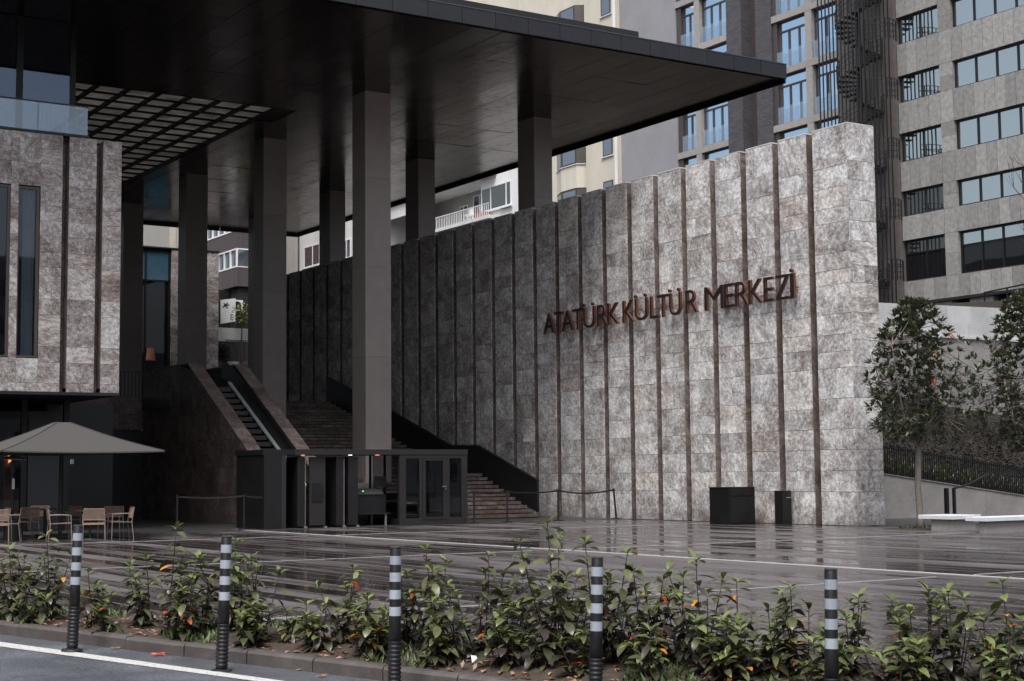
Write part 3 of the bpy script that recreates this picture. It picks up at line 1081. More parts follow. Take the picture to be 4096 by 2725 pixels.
part('hall_wall', MB().box(13.55, 13.9, 55.0, 84, 4.2, ZS - .02), 'dark_metal', wing)
part('hall_block', MB().box(-55, 1.98, YF + .5, 100, 0, 15.6), 'stone_recess', wing)
part('rear_block', MB().box(2, 13.5, 55.02, 100, 0.02, ZS - .03), 'dark_metal', wing)
# base edge and underside of the raised floor
part('base_edge', MB().box(2, 14.99, YF - 0.02, YF + 0.26, 3.985, ZB), 'fascia', wing)
part('underside', MB().box(2, 14.97, YF + 0.262, YF + 13.6, 3.99, ZB - 0.005), 'black', wing)
part('terrace_edge', MB().box(2, 14.0, YF - 0.015, YF + 0.3, ZT + 0.002, ZT + 0.055), 'black', wing)
part('terrace_floor', MB().box(2, 14.93, YF + 0.3, YF + 10, ZT - 0.045, ZT + 0.03), 'concrete', wing)
bal = part('balustrade', MB().box(3, 14.0, YF + 0.10, YF + 0.16, ZT + 0.057, ZT + 0.11), 'black', wing)
x = 13.97
while x > 3.5:
    part('glass_panel', MB().box(x - 1.46, x - 0.01, YF + 0.115, YF + 0.135, ZT + 0.11, 12.57), 'glass_balustrade', bal)
    x -= 1.48
part('top_rail', MB().box(3, 13.98, YF + 0.10, YF + 0.15, 12.572, 12.61), 'black', bal)
part('glass_panel', MB().box(13.96, 13.98, YF + 0.16, YF + 2.2, ZT + 0.11, 12.57), 'glass_balustrade', bal)
part('top_rail', MB().box(13.95, 13.99, YF + 0.152, YF + 2.2, 12.572, 12.60), 'black', bal)
# glazed front of the terrace storey
YG = 47.3
tg = part('terrace_glazing', MB().box(3, 14.0, YG + 2.5, YG + 2.6, ZT + .03, ZS - 0.02), 'interior', wing)
for (xa, xb) in ((12.62, 14.07), (11.0, 12.43), (9.4, 10.85), (7.8, 9.25), (6.2, 7.65)):
    part('pane', MB().box(xa, xb, YG, YG + 0.02, ZT + 0.05, ZS - 0.02), 'glass_terrace', tg)
    cm = MB()
    n = 40
    pts = [(xa + (xb - xa) * j / n, YG + 0.42 + 0.035 * math.sin(j * 1.25) + 0.01 * math.sin(j * 3.1)) for j in range(n + 1)]
    for p, q in zip(pts[:-1], pts[1:]):
        cm.quad((p[0], p[1], ZT + 0.06), (q[0], q[1], ZT + 0.06), (q[0], q[1], 13.7), (p[0], p[1], 13.7))
    part('curtain', cm, 'curtain_mauve', tg)
for (xa, xb) in ((14.07, 14.24), (12.43, 12.62), (10.85, 11.0), (9.25, 9.4), (7.65, 7.8)):
    part('post', MB().box(xa, xb, YG - 0.04, YG + 0.18, ZT + 0.035, ZS - 0.02), 'black', tg)
part('side_wall', MB().box(14.0, 14.2, YG + 0.2, YG + 7.0, ZT + .03, ZS - 0.02), 'dark_metal', tg)
# cafe front under the raised floor
cafe = thing('cafe_front', (11, 48.0, 0), 'dark glazed cafe front under the stone-clad wing', 'shopfront')
part('back_wall', MB().box(2, 16.6, 52.0, 52.1, 0.01, 3.98), 'interior', cafe)
part('side_wall', MB().box(2, 2.1, 48, 52, 0.01, 3.98), 'interior', cafe)
part('grey_panel', MB().box(13.16, 14.20, 47.96, 48.02, 0.02, 3.63), 'panel_grey', cafe)  # reflecting glass pane, its reflection painted as matte grey
fr = MB()
for xx in (14.24, 12.95, 11.5, 10.0, 8.5, 7.0):
    fr.box(xx, xx + 0.17, 47.95, 48.1, 0.01, 3.98)
fr.box(2, 14.2, 47.97, 48.09, 3.40, 3.62)
part('frame', fr, 'black', cafe)
for xa, xb in ((11.67, 12.95), (10.17, 11.5), (8.67, 10.0), (7.17, 8.5)):
    part('pane', MB().box(xa, xb, 48.03, 48.05, 0.02, 3.40), 'glass_clear', cafe)
part('inner_wall', MB().box(14.41, 16.6, 50.4, 50.5, 0.02, 3.98).box(16.5, 16.6, 50.5, 58.9, 0.02, 3.98).box(16.6, 20.95, 58.67, 58.675, 0.02, 3.40), 'black', cafe)
part('wood_panel', MB().box(12.62, 12.9, 48.6, 48.7, 0.3, 2.9), 'orange_tile', cafe)
part('shelf', MB().box(10.5, 12.9, 50.5, 51.5, 0.02, 1.1), 'table_top', cafe)
part('wall_lamp', MB().box(12.74, 12.80, 48.55, 48.6, 2.05, 2.40), 'lamp_warm', cafe)
sgn = single('toilet_sign', MB().box(14.46, 14.56, 47.97, 47.995, 2.02, 2.16), 'white_paint', (14.51, 47.98, 2.02), 'small white wall sign with a black figure by the dark cafe doors', 'sign')
part('pictogram', MB().box(14.50, 14.525, 47.966, 47.9695, 2.04, 2.12).box(14.495, 14.53, 47.967, 47.9697, 2.125, 2.15), 'black', sgn)

# ================================================================== UPPER TERRACE, ESCALATOR, STAIRS
up = thing('terrace_wall', (19, 58.7, 3.4), 'brown stone-clad edge of the upper terrace beside the escalator', 'wall')
for i in range(3):
    for j, (z0, z1) in enumerate(((3.42, 4.05), (4.05, 4.72))):
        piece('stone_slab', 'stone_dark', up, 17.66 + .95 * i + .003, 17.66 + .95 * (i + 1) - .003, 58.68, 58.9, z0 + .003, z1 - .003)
part('core', MB().box(14, 20.5, 58.9, 59.2, 3.40, 4.70), 'joint', up)
mb = MB()
mb.box(10, 20.45, 59.2, 110, 4.2, 4.75)
mb.box(20.45, 23.0, 55.5, 110, 4.2, 4.75)
mb.box(23.0, 32.6, 64.6, 110, 4.2, 4.99)
structure('terrace_ground', mb, 'apron')
t = thing('railing', (19.5, 58.8, 4.72), 'black bar railing on the upper terrace edge beside the escalator', 'railing')
for i in range(20):
    piece('bar', 'black', t, 17.6 + .145 * i, 17.63 + .145 * i, 58.78, 58.81, 4.72, 5.66)
part('top_rail', MB().box(17.5, 20.45, 58.77, 58.82, 5.662, 5.70), 'black', t)

SL = 0.5893
esc = thing('escalator', (21.6, 46.2, 0), 'escalator rising between two sloping stone-clad parapets', 'escalator')


def parapet(x0, x1, inner):
    pr_ = part('parapet', MB().prism_x([(45.6, 0.0), (58.66, 0.0), (58.66, 5.68), (53.9, 5.68), (45.6, 0.79)], x0 + .012, x1 - .012), 'joint', esc)
    # facing slabs on the outer side, cut to the slope
    rq = random.Random(int(x0 * 10))
    ys = [45.6 + 1.3 * i for i in range(11)]
    ys[-1] = 58.66
    zs_ = [0, 0.95, 1.9, 2.85, 3.8, 4.75, 5.70]
    for ya, yb in zip(ys[:-1], ys[1:]):
        for za, zb in zip(zs_[:-1], zs_[1:]):
            top = lambda y_: 5.68 if y_ >= 53.9 else 5.68 - SL * (53.9 - y_)
            poly = []
            a_, b_ = ya + .004, yb - .004
            ta, tb = min(zb - .004, top(a_)), min(zb - .004, top(b_))
            if tb <= za + .02: continue
            if ta <= za + .004:
                yc = a_ + (b_ - a_) * ((za + .004 - top(a_)) / (top(b_) - top(a_)))
                poly = [(yc, za + .004), (b_, za + .004), (b_, tb)]
            else:
                poly = [(a_, za + .004), (b_, za + .004), (b_, tb)]
                if tb >= zb - .005 and ta < zb - .01 and top(b_) > zb:
                    yk = a_ + (b_ - a_) * ((zb - .004 - top(a_)) / (top(b_) - top(a_)))
                    poly.append((min(max(yk, a_ + .01), b_ - .01), zb - .004))
                poly.append((a_, ta))
            d = rq.uniform(0, .004)
            if inner > 0:
                m_ = MB().prism_x(poly, x0 - d, x0 + .011)
            else:
                m_ = MB().prism_x(poly, x1 - .011, x1 + d)
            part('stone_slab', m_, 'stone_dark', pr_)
    # cap stones
    y = 45.6
    while y < 53.8:
        yb = min(53.9, y + 1.35)
        f = lambda q: 5.68 - SL * (53.9 - q)
        part('cap_stone', MB().prism_x([(y + .004, f(y) + .001), (yb - .004, f(yb) + .001), (yb - .004, f(yb) + .05), (y + .004, f(y) + .05)], x0 - .015, x1 + .015), 'stone_recess', pr_)
        y += 1.35
    part('cap_stone', MB().box(x0 - .015, x1 + .015, 53.904, 58.66, 5.682, 5.73), 'stone_dark', pr_)


parapet(20.5, 20.98, 1)
parapet(22.32, 22.78, -1)
fstep = lambda y: 2.20 + 0.575 * (y - 49.0)
y = 46.2
while y < 53.6:
    part('step', MB().box(21.12, 21.98, y, y + 0.42, fstep(y) - 0.05, fstep(y) + 0.10), 'step_metal', esc)
    y += 0.40
z_ = lambda y: 2.20 + 0.575 * (y - 49.0)
for (xa, xb, mt) in ((20.99, 21.11, 'black'), (22.0, 22.13, 'aluminium')):
    part('skirt', MB().prism_x([(45.8, z_(45.8) - .35), (53.8, z_(53.8) - .35), (53.8, z_(53.8) + .06), (45.8, z_(45.8) + .06)], xa, xb), 'black', esc)
    part('deck_strip', MB().prism_x([(45.8, z_(45.8) + .062), (53.8, z_(53.8) + .062), (53.8, z_(53.8) + .12), (45.8, z_(45.8) + .12)], xa, xb), mt, esc)
part('balustrade', MB().prism_x([(46.2, z_(46.2) + .1), (53.8, z_(53.8) + .1), (54.8, z_(53.8) + .3), (54.8, z_(53.8) + .95), (53.8, z_(53.8) + .68), (46.2, z_(46.2) + .62)], 22.16, 22.20), 'dark_metal', esc)
part('floor_plate', MB().box(20.99, 22.3, 53.8, 58, 4.70, 4.762), 'steel', esc)
part('truss', MB().prism_x([(46.2, 0.01), (53.8, 0.01), (53.8, z_(53.8) - .5), (46.2, z_(46.2) - .5)], 20.99, 22.30), 'black', esc)

t = thing('low_wall', (21.6, 45.3, 0), 'low brown stone wall at the foot of the escalator', 'wall')
for i in range(3):
    x0 = 20.35 + 0.85 * i
    piece('stone_slab', 'stone_dark', t, x0 + .003, x0 + .847, 45.2, 45.55, 0.005, 1.04)
    piece('cap_stone', 'stone_dark', t, x0 + .003, x0 + .847, 45.17, 45.58, 1.046, 1.36)

stairs = thing('stairs', (27, 47.0, 0), None, None)
stairs['kind'] = 'structure'
rz = 0.147
y, z = 47.0, 0.0
treads = []
for i in range(11):
    z += rz
    treads.append((y, y + 0.40, z)); y += 0.39
treads.append((y, 53.35, z)); y = 53.3
for i in range(22):
    z += 0.152
    treads.append((y, y + 0.52, z)); y += 0.51
for (ya, yb, zt) in treads:
    for (xa, xb) in ((22.86, 25.6), (25.6, 28.4), (28.4, 31.2)):
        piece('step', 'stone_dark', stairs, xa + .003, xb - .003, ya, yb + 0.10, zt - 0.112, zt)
bk = MB()
for (ya, yb, zt) in treads:
    bk.box(22.9, 31.15, ya + 0.05, yb + 0.3, zt - 0.6, zt - 0.115)
part('riser_gap_shade', bk, 'black', stairs, kind='stuff')  # black backing that paints the shadow gaps between the steps
t = thing('stair_balustrade', (31.4, 47.2, 0), 'solid black balustrade climbing the stairs along the stone wall', 'balustrade')
poly = [(47.15, 0.20), (47.15, 1.33), (51.29, 2.67), (53.35, 2.71), (58.0, 4.18), (64.6, 6.1), (64.6, 4.8), (53.4, 1.4), (51.4, 1.35)]
part('panel', MB().prism_x(poly, 31.22, 31.30), 'black', t)
hr = MB()
hp = [(47.15, 1.33), (51.29, 2.67), (53.35, 2.71), (58.0, 4.18), (64.6, 6.1)]
for a, b in zip(hp[:-1], hp[1:]):
    hr.bar((31.26, a[0], a[1] + .02), (31.26, b[0], b[1] + .02), 0.12, 0.035)
part('handrail', hr, 'dark_metal', t)
part('planter_block', MB().box(23.4, 24.4, 45.9, 46.4, 0.01, 1.34), 'concrete', thing('stone_plinth', (23.9, 46.1, 0), 'pale stone plinth standing behind the x-ray machine', 'plinth'))

# ================================================================== SECURITY KIOSK
KY = 43.1
kiosk = thing('security_kiosk', (22.3, KY, 0), 'long black security kiosk with flat roof and glazed booth in front of the stairs', 'kiosk')
part('roof', MB().box(19.78, 25.86, KY - 0.03, KY + 2.2, 2.215, 2.38), 'charcoal', kiosk)
part('roof_edge', MB().box(18.77, 19.775, KY + 0.02, KY + 2.2, 2.215, 2.375), 'black', kiosk)
part('end_wall', MB().box(18.80, 19.46, KY, KY + 2.1, 0.01, 2.213), 'black', kiosk)
part('end_trim', MB().box(19.35, 19.50, KY - 0.02, KY - 0.003, 0.01, 2.21), 'charcoal', kiosk)
part('back_panel', MB().box(23.5, 25.8, KY + 2.05, KY + 2.1, 0.01, 1.0), 'black', kiosk)
part('pane', MB().box(23.5, 25.8, KY + 2.06, KY + 2.075, 1.002, 2.21), 'glass_clear', kiosk)
booth = MB()
Y0, Y1 = KY - 0.012, KY + 0.06
booth.box(23.37, 23.60, Y0, Y1, 0.01, 2.21)
booth.box(25.63, 25.85, Y0, Y1, 0.01, 2.21)
booth.box(23.60, 25.63, Y0, Y1, 2.10, 2.21)
booth.box(23.60, 25.63, Y0, Y1, 0.01, 0.22)
booth.box(24.09, 24.19, Y0, Y1, 0.22, 2.10)
booth.box(25.13, 25.19, Y0, Y1, 0.22, 2.10)
part('frame', booth, 'charcoal', kiosk)
sidef = MB()
for ya in (KY + 0.065, KY + 1.0, KY + 2.0):
    sidef.box(23.37, 23.43, ya, ya + 0.07, 0.01, 2.21)
    sidef.box(25.79, 25.85, ya, ya + 0.07, 0.01, 2.21)
sidef.box(25.79, 25.85, KY + .14, KY + 2.0, 0.01, 0.21)
sidef.box(23.37, 23.43, KY + .14, KY + 2.0, 0.01, 0.21)
part('side_frame', sidef, 'black', kiosk)
part('pane', MB().box(23.60, 24.09, KY + .02, KY + .03, 0.22, 2.10), 'glass_clear', kiosk)
part('pane', MB().box(25.19, 25.63, KY + .02, KY + .03, 0.22, 2.10), 'glass_clear', kiosk)
part('pane', MB().box(25.81, 25.82, KY + .14, KY + 2.0, 0.21, 2.21), 'glass_clear', kiosk)
dr = MB()
dr.box(24.20, 24.30, Y0 - .015, Y1 - .02, 0.17, 2.09)
dr.box(24.94, 25.12, Y0 - .015, Y1 - .02, 0.17, 2.09)
dr.box(24.30, 24.94, Y0 - .015, Y1 - .02, 2.03, 2.09)
dr.box(24.30, 24.94, Y0 - .015, Y1 - .02, 0.17, 0.25)
door = part('door', dr, 'charcoal', kiosk)
part('pane', MB().box(24.30, 24.94, KY + .0, KY + .01, 0.25, 2.03), 'glass_clear', door)
part('handle', MB().bar((24.88, KY - .06, 1.20), (25.05, KY - .06, 1.20), 0.025).bar((25.02, KY - .06, 1.10), (25.02, KY - .06, 1.14), 0.03), 'steel', door)
part('counter', MB().box(23.55, 25.75, KY + 1.3, KY + 1.9, 0.70, 0.78), 'table_top', kiosk)
for xx in (20.05, 21.65):
    part('ceiling_lamp', MB().box(xx, xx + 0.10, KY + .05, KY + .12, 2.196, 2.212), 'lamp_red' if xx < 21 else 'lamp_white', kiosk)
part('ceiling_lamp', MB().box(22.58, 22.70, KY + .05, KY + .12, 2.196, 2.212), 'lamp_red', kiosk)
# two walk-through detectors under the roof
for i, (xa, xb, lab) in enumerate(((19.92, 20.86, 'dark walk-through detector with green light under the kiosk roof'),
                                   (21.22, 21.96, 'dark walk-through detector beside the x-ray machine under the kiosk roof'))):
    g = thing('metal_detector', ((xa + xb) / 2, KY + 0.6, 0), lab, 'detector', 'walk-through detectors in the kiosk')
    part('side_panel', MB().box(xa, xa + .24, KY + .08, KY + .9, 0.06, 2.15), 'rubber', g)
    if i == 0:
        part('side_panel', MB().box(xb - .53, xb, KY + .10, KY + .16, 0.08, 2.15), 'charcoal', g)
        part('screen', MB().box(xb - .45, xb - .08, KY + .085, KY + .098, 0.78, 1.36), 'black', g)
        part('light', MB().box(xa + .25, xa + .275, KY + .06, KY + .078, 1.28, 1.36), 'lamp_green', g)
    else:
        part('side_panel', MB().box(xb - .33, xb, KY + .08, KY + .9, 0.06, 2.15), 'rubber', g)
    part('foot', MB().box(xa + .2, xa + .30, KY + .02, KY + .9, 0.0, 0.055), 'steel', g)
    part('foot', MB().box(xb - .06, xb + .02, KY + .02, KY + .9, 0.0, 0.055), 'steel', g)
    part('trim', MB().box(xa + .245, xa + .26, KY + .05, KY + .075, 0.06, 2.1), 'bark', g)
# x-ray machine
xr = thing('xray_machine', (22.7, KY + 1.0, 0), 'grey and black baggage x-ray machine inside the kiosk', 'x-ray machine')
part('body', MB().box(22.05, 23.15, KY + .5, KY + 1.5, 0.42, 0.98), 'rubber', xr)
part('hood', MB().prism_x([(KY + .45, .985), (KY + 1.5, .985), (KY + 1.5, 1.16), (KY + .62, 1.16)], 22.10, 23.05), 'panel_grey', xr)
part('conveyor', MB().box(21.98, 23.25, KY + .40, KY + 1.55, 0.36, 0.415), 'dark_metal', xr)
part('screen', MB().box(22.80, 23.20, KY + .55, KY + .6, 1.20, 1.55), 'black', xr)
part('light', MB().box(22.30, 22.34, KY + .43, KY + .448, 1.07, 1.10), 'lamp_green', xr)
for (xa, ya) in ((22.05, .45), (23.1, .45), (22.05, 1.4), (23.1, 1.4)):
    part('leg', MB().box(xa, xa + .06, KY + ya, KY + ya + .06, 0.0, 0.36), 'steel', xr)

# ================================================================== STANCHIONS WITH BELTS
spots = [(16.5, 44.16, 'leftmost black belt post, standing in the dark before the escalator wall'),
         (18.27, 43.35, 'black belt post just left of the security kiosk'),
         (25.98, 42.9, 'black belt post touching the right end of the kiosk'),
         (27.35, 43.06, 'black belt post in front of the lowest stairs'),
         (29.52, 43.3, 'black belt post in front of the stone wall, second from the belt end'),
         (31.95, 43.33, 'leaning black belt post at the right end of the belt line')]
for i, (x, y, lab) in enumerate(spots):
    t = thing('belt_post', (x, y, 0), lab, 'barrier post', 'belt posts in front of the building')
    lean = -0.10 if i == 5 else 0.0
    part('base', MB().tube_z(x, y, [(0.18, 0.005), (0.18, 0.025), (0.05, 0.05)], 20), 'rubber', t)
    part('pole', MB().tube([(x, y, 0.04), (x + lean * .9, y, 0.95)], 0.034, 12), 'rubber', t)
    part('head', MB().tube([(x + lean * .9, y, 0.951), (x + lean, y, 1.05)], 0.043, 12), 'black', t)
    if i in (0, 2, 3, 4):
        x2, y2 = spots[i + 1][:2]
        l2 = -0.10 if i + 1 == 5 else 0
    elif i == 1:
        x2, y2, l2 = 19.3, 43.12, 0
    else:
        continue
    bl = MB()
    for k in range(8):
        f0, f1 = k / 8, (k + 1) / 8
        sag = lambda f: 1.0 - 0.10 * math.sin(PI * f) * (0.5 if i != 4 else 1)
        bl.bar((x + (x2 + l2 - x) * f0, y + (y2 - y) * f0, sag(f0)), (x + (x2 + l2 - x) * f1, y + (y2 - y) * f1, sag(f1)), 0.008, 0.05)
    part('belt', bl, 'black', t)

# ================================================================== CAFE TERRACE
ux, uy = 12.2, 41.3
t = thing('parasol', (ux, uy, 0), 'big square taupe parasol over the cafe tables', 'parasol')
a = 2.1
cv = MB()
apex = [(ux - .18, uy - .18, 3.05), (ux + .18, uy - .18, 3.05), (ux + .18, uy + .18, 3.05), (ux - .18, uy + .18, 3.05)]
cor = [(ux - a, uy - a, 2.27), (ux + a, uy - a, 2.27), (ux + a, uy + a, 2.27), (ux - a, uy + a, 2.27)]
for i in range(4):
    A, Bq = Vector(apex[i]), Vector(apex[(i + 1) % 4])
    Cq, D = Vector(cor[i]), Vector(cor[(i + 1) % 4])
    n, m = 8, 10
    grid = []
    for r in range(n + 1):
        f = r / n
        for c in range(m + 1):
            g = c / m
            p = (A.lerp(Bq, g)).lerp(Cq.lerp(D, g), f)
            p.z -= 0.05 * math.sin(PI * f) + 0.035 * f * math.sin(PI * g)
            grid.append(p)
    fs = [(r * (m + 1) + c, (r + 1) * (m + 1) + c, (r + 1) * (m + 1) + c + 1, r * (m + 1) + c + 1) for r in range(n) for c in range(m)]
    cv.add(grid, fs)
    # hem
    hem = []
    for c in range(m + 1):
        g = c / m
        p = Cq.lerp(D, g); p.z -= 0.035 * math.sin(PI * g)
        hem += [p, p - Vector((0, 0, 0.035))]
    cv.add(hem, [(2 * c, 2 * c + 1, 2 * c + 3, 2 * c + 2) for c in range(m)])
cv.add(apex, [(0, 1, 2, 3)])
part('canopy', cv, 'umbrella', t, True)
for i in range(4):
    Aq, Cq = Vector(apex[i]), Vector(cor[i])
    sm = MB()
    for k in range(8):
        p0, p1 = Aq.lerp(Cq, k / 8), Aq.lerp(Cq, (k + 1) / 8)
        p0.z += .006 - .05 * math.sin(PI * k / 8); p1.z += .006 - .05 * math.sin(PI * (k + 1) / 8)
        sm.bar(p0, p1, .05, .008)
    part('seam', sm, 'umbrella', t)
    rb_ = MB().bar(Vector(apex[i]) - Vector((0, 0, 0.12)), Vector(cor[i]) - Vector((0, 0, 0.03)), 0.03)
    part('rib', rb_, 'dark_metal', t)
part('pole', MB().tube([(ux, uy, 0.1), (ux, uy, 2.98)], 0.05, 12), 'dark_metal', t)
part('base', MB().box(ux - .5, ux + .5, uy - .5, uy + .5, 0.005, 0.10), 'rubber', t)

t = thing('patio_heater', (11.0, 41.5, 0), 'black patio heater with dished hood at the left under the parasol', 'heater')
part('hood', MB().tube_z(11.0, 41.5, [(0.36, 2.07), (0.34, 2.09), (0.12, 2.16), (0.05, 2.19)], 20), 'steel', t, True)
part('burner', MB().tube_z(11.0, 41.5, [(0.05, 1.72), (0.06, 1.74), (0.06, 1.95), (0.11, 1.96), (0.11, 2.0), (0.04, 2.02)], 14), 'panel_grey', t)
part('pole', MB().tube([(11.0, 41.5, 0.5), (11.0, 41.5, 2.12)], 0.03, 10), 'rubber', t)
part('plate', MB().box(10.97, 11.04, 41.46, 41.469, 1.30, 1.58), 'white_paint', t)
part('base', MB().tube_z(11.0, 41.5, [(0.22, 0.005), (0.2, 0.5), (0.1, 0.52)], 16), 'rubber', t)


def chair(x, y, rz, lab):
    t = thing('armchair', (x, y, 0), lab, 'chair', 'woven cord armchairs on the cafe terrace', rz)
    W, D = 0.27, 0.26

    def lp(name, mb_, mt, par=None):
        return obj(name, mb_.mesh(name, mt), par or t, local=True)
    # faces +Y; backrest at -Y
    for sx in (-1, 1):
        lp('leg', MB().tube([(sx * W, -D - .03, 0.0), (sx * (W - .01), -D + .02, 0.42), (sx * (W - .02), -D - .04, 0.80)], 0.012, 6), 'chair_frame')
        lp('leg', MB().tube([(sx * (W + .02), D + .02, 0.0), (sx * W, D, 0.63)], 0.012, 6), 'chair_frame')
        lp('armrest', MB().tube([(sx * W, D, 0.63), (sx * (W + .01), 0.0, 0.645), (sx * (W - .01), -D - .01, 0.64)], 0.013, 6), 'chair_frame')
    st_ = MB()
    n = 11
    for k in range(n):
        f = -1 + 2 * (k + .5) / n
        st_.bar((f * (W - .01), -D + .01, 0.42 - .0), (f * (W - .01), D, 0.435), 0.036, 0.012)
    for k in range(6):
        f = -1 + 2 * (k + .5) / 6
        st_.bar((-W + .01, f * D, 0.425), (W - .01, f * D, 0.425), 0.03, 0.012)
    st_.bar((-W, D, 0.43), (W, D, 0.43), 0.025).bar((-W, -D + .02, 0.42), (W, -D + .02, 0.42), 0.025)
    lp('seat', st_, 'chair_cord')
    bk = MB()
    z0, z1 = 0.53, 0.80
    yb = lambda z_: -D + .02 - (z_ - .42) * .16
    n = 14
    for sgn_ in (1, -1):
        for k in range(-5, n):
            xa, xb = -W + .02 + k * (2 * W - .04) / n, -W + .02 + (k + 5) * (2 * W - .04) / n
            za, zb = (z0, z1)
            lo, hi = -W + .02, W - .02
            fa = max(0.0, (lo - xa) / (xb - xa)); fb = min(1.0, (hi - xa) / (xb - xa))
            if fb - fa < .05: continue
            p = lambda f: (sgn_ * (xa + (xb - xa) * f), yb(za + (zb - za) * f) + .004 * sgn_, za + (zb - za) * f)
            bk.bar(p(fa), p(fb), 0.015, 0.006, (0, 1, 0))
    bk.bar((-W + .02, yb(z1), z1), (W - .02, yb(z1), z1), 0.024).bar((-W + .01, yb(z0), z0), (W - .01, yb(z0), z0), 0.02)
    lp('backrest', bk, 'chair_cord')
    return t


chair(12.30, 38.75, -0.30, 'woven armchair seen from behind, centre of the cafe terrace front')
chair(11.72, 39.75, -1.75, 'woven armchair facing right, left of the small round table')
chair(13.35, 39.85, 1.45, 'woven armchair facing left at the right end of the cafe terrace')
chair(13.45, 40.9, 2.6, 'woven armchair behind the small round table, facing the street')
chair(10.25, 39.9, -0.35, 'woven armchair seen from behind at the left picture edge')
chair(10.72, 40.7, 1.25, 'woven armchair facing left, next to the leftmost armchair')
chair(10.62, 41.6, 1.6, 'woven armchair in second row at left, partly hidden by another armchair')
chair(11.55, 42.2, 0.1, 'dim woven armchair pushed to the front of the rectangular table')
chair(12.45, 43.9, 3.0, 'dim woven armchair behind the rectangular table, by the grey panel')
chair(12.95, 43.2, 2.0, 'dim woven armchair at the right end of the rectangular table')
t = thing('round_table', (12.55, 39.85, 0), 'small dark round cafe table between the woven armchairs', 'table')
part('top', MB().tube_z(12.55, 39.85, [(0.38, 0.715), (0.40, 0.72), (0.40, 0.745), (0.38, 0.75)], 24), 'table_top', t)
part('pedestal', MB().tube([(12.55, 39.85, 0.03), (12.55, 39.85, 0.715)], 0.035, 10), 'rubber', t)
part('base', MB().tube_z(12.55, 39.85, [(0.25, 0.005), (0.24, 0.02), (0.05, 0.03)], 18), 'rubber', t)
single('ashtray', MB().tube_z(12.40, 39.75, [(0.045, 0.752), (0.055, 0.775), (0.055, 0.79), (0.035, 0.785)], 12), 'white_paint', (12.40, 39.75, 0.752), 'small white ashtray lying on the round cafe table', 'ashtray')
t = thing('rectangular_table', (12.0, 43.1, 0), 'dark rectangular cafe table under the parasol', 'table')
part('top', MB().box(11.3, 12.7, 42.7, 43.5, 0.715, 0.75), 'table_top', t)
for xx in (11.65, 12.35):
    part('pedestal', MB().box(xx - .06, xx + .06, 43.04, 43.16, 0.03, 0.714), 'rubber', t)
    part('base', MB().box(xx - .25, xx + .25, 42.85, 43.35, 0.005, 0.03), 'rubber', t)


# ================================================================== RIGHT: BENCHES, RAMP WALL, FENCE, BANK
for (x0, y0, x1, y1, lab) in ((31.17, 27.75, 32.27, 28.90, 'white slab bench on a grey block, left one beside the tree trunk'),
                              (30.52, 26.10, 33.1, 26.75, 'white slab bench on a grey block, right one cut by the picture edge')):
    t = thing('slab_bench', ((x0 + x1) / 2, (y0 + y1) / 2, 0), lab, 'bench', 'white slab benches by the trees')
    m_ = MB()
    e = 0.012
    m_.add([(x0 + e, y0 + e, .29), (x1 - e, y0 + e, .29), (x1 - e, y1 - e, .29), (x0 + e, y1 - e, .29),
            (x0, y0, .30), (x1, y0, .30), (x1, y1, .30), (x0, y1, .30), (x0, y0, .388), (x1, y0, .388), (x1, y1, .388), (x0, y1, .388),
            (x0 + e, y0 + e, .40), (x1 - e, y0 + e, .40), (x1 - e, y1 - e, .40), (x0 + e, y1 - e, .40)],
           [(3, 2, 1, 0), (12, 13, 14, 15)] + [(k * 4 + i, k * 4 + (i + 1) % 4, k * 4 + 4 + (i + 1) % 4, k * 4 + 4 + i) for k in range(3) for i in range(4)])
    part('seat', m_, 'bench_white', t)
    part('support', MB().box(x0 + .10, x1 - .12, y0 + .10, y1 - .35, 0.0, 0.289), 'concrete', t)

rw_ = thing('ramp_wall', (40, 36.3, 0), 'low concrete wall with sloping top under the black bar fence', 'wall')
x = 33.5
ztop = lambda x_: 1.40 - 0.118 * (x_ - 38.0)
while x < 52:
    xb = x + 3.0
    part('wall_panel', MB().prism_y([(x + .005, 0.0), (xb - .005, 0.0), (xb - .005, max(.1, ztop(xb))), (x + .005, max(.1, ztop(x)))], 36.30, 36.58), 'concrete', rw_)
    part('coping', MB().prism_y([(x, max(.1, ztop(x)) + .002), (xb - .006, max(.1, ztop(xb)) + .002), (xb - .006, max(.1, ztop(xb)) + .04), (x, max(.1, ztop(x)) + .04)], 36.27, 36.60), 'bark', rw_)
    x = xb
fence = thing('bar_fence', (40, 36.45, 1.4), 'black vertical bar fence standing on the sloping concrete wall', 'fence')
x = 36.6
while x < 48.5:
    zb = ztop(x) + .04
    part_o = piece('bar', 'black', fence, x - .016, x + .016, 36.43, 36.462, zb, zb + 0.98)
    x += 0.105
for dz in (0.10, 0.90):
    part('rail', MB().prism_y([(36.5, ztop(36.5) + dz), (48.6, ztop(48.6) + dz), (48.6, ztop(48.6) + dz + .045), (36.5, ztop(36.5) + dz + .045)], 36.465, 36.495), 'black', fence)
t = thing('handrail', (33.5, 33, 0), 'black steel handrail rising along the concrete wall behind the bench', 'handrail')
part('post', MB().box(37.3, 37.38, 33.1, 33.18, 0, 1.02), 'black', t)
part('rail', MB().tube([(37.34, 33.14, 1.0), (38.2, 33.3, 1.12), (39.3, 33.5, 1.42)], 0.035, 8), 'black', t)
single('steel_post', MB().box(34.62, 34.72, 31.0, 31.1, 0, 1.05), 'black', (34.67, 31.05, 0), 'short black steel post just right of the tree trunk', 'post')


def hill_z(x, y):
    if y < 44.0:
        return (1.30 - 0.118 * (x - 38)) + (y - 36.5) / 7.5 * 3.5
    return 7.3 + max(0, min(26, x - 36)) * 0.085


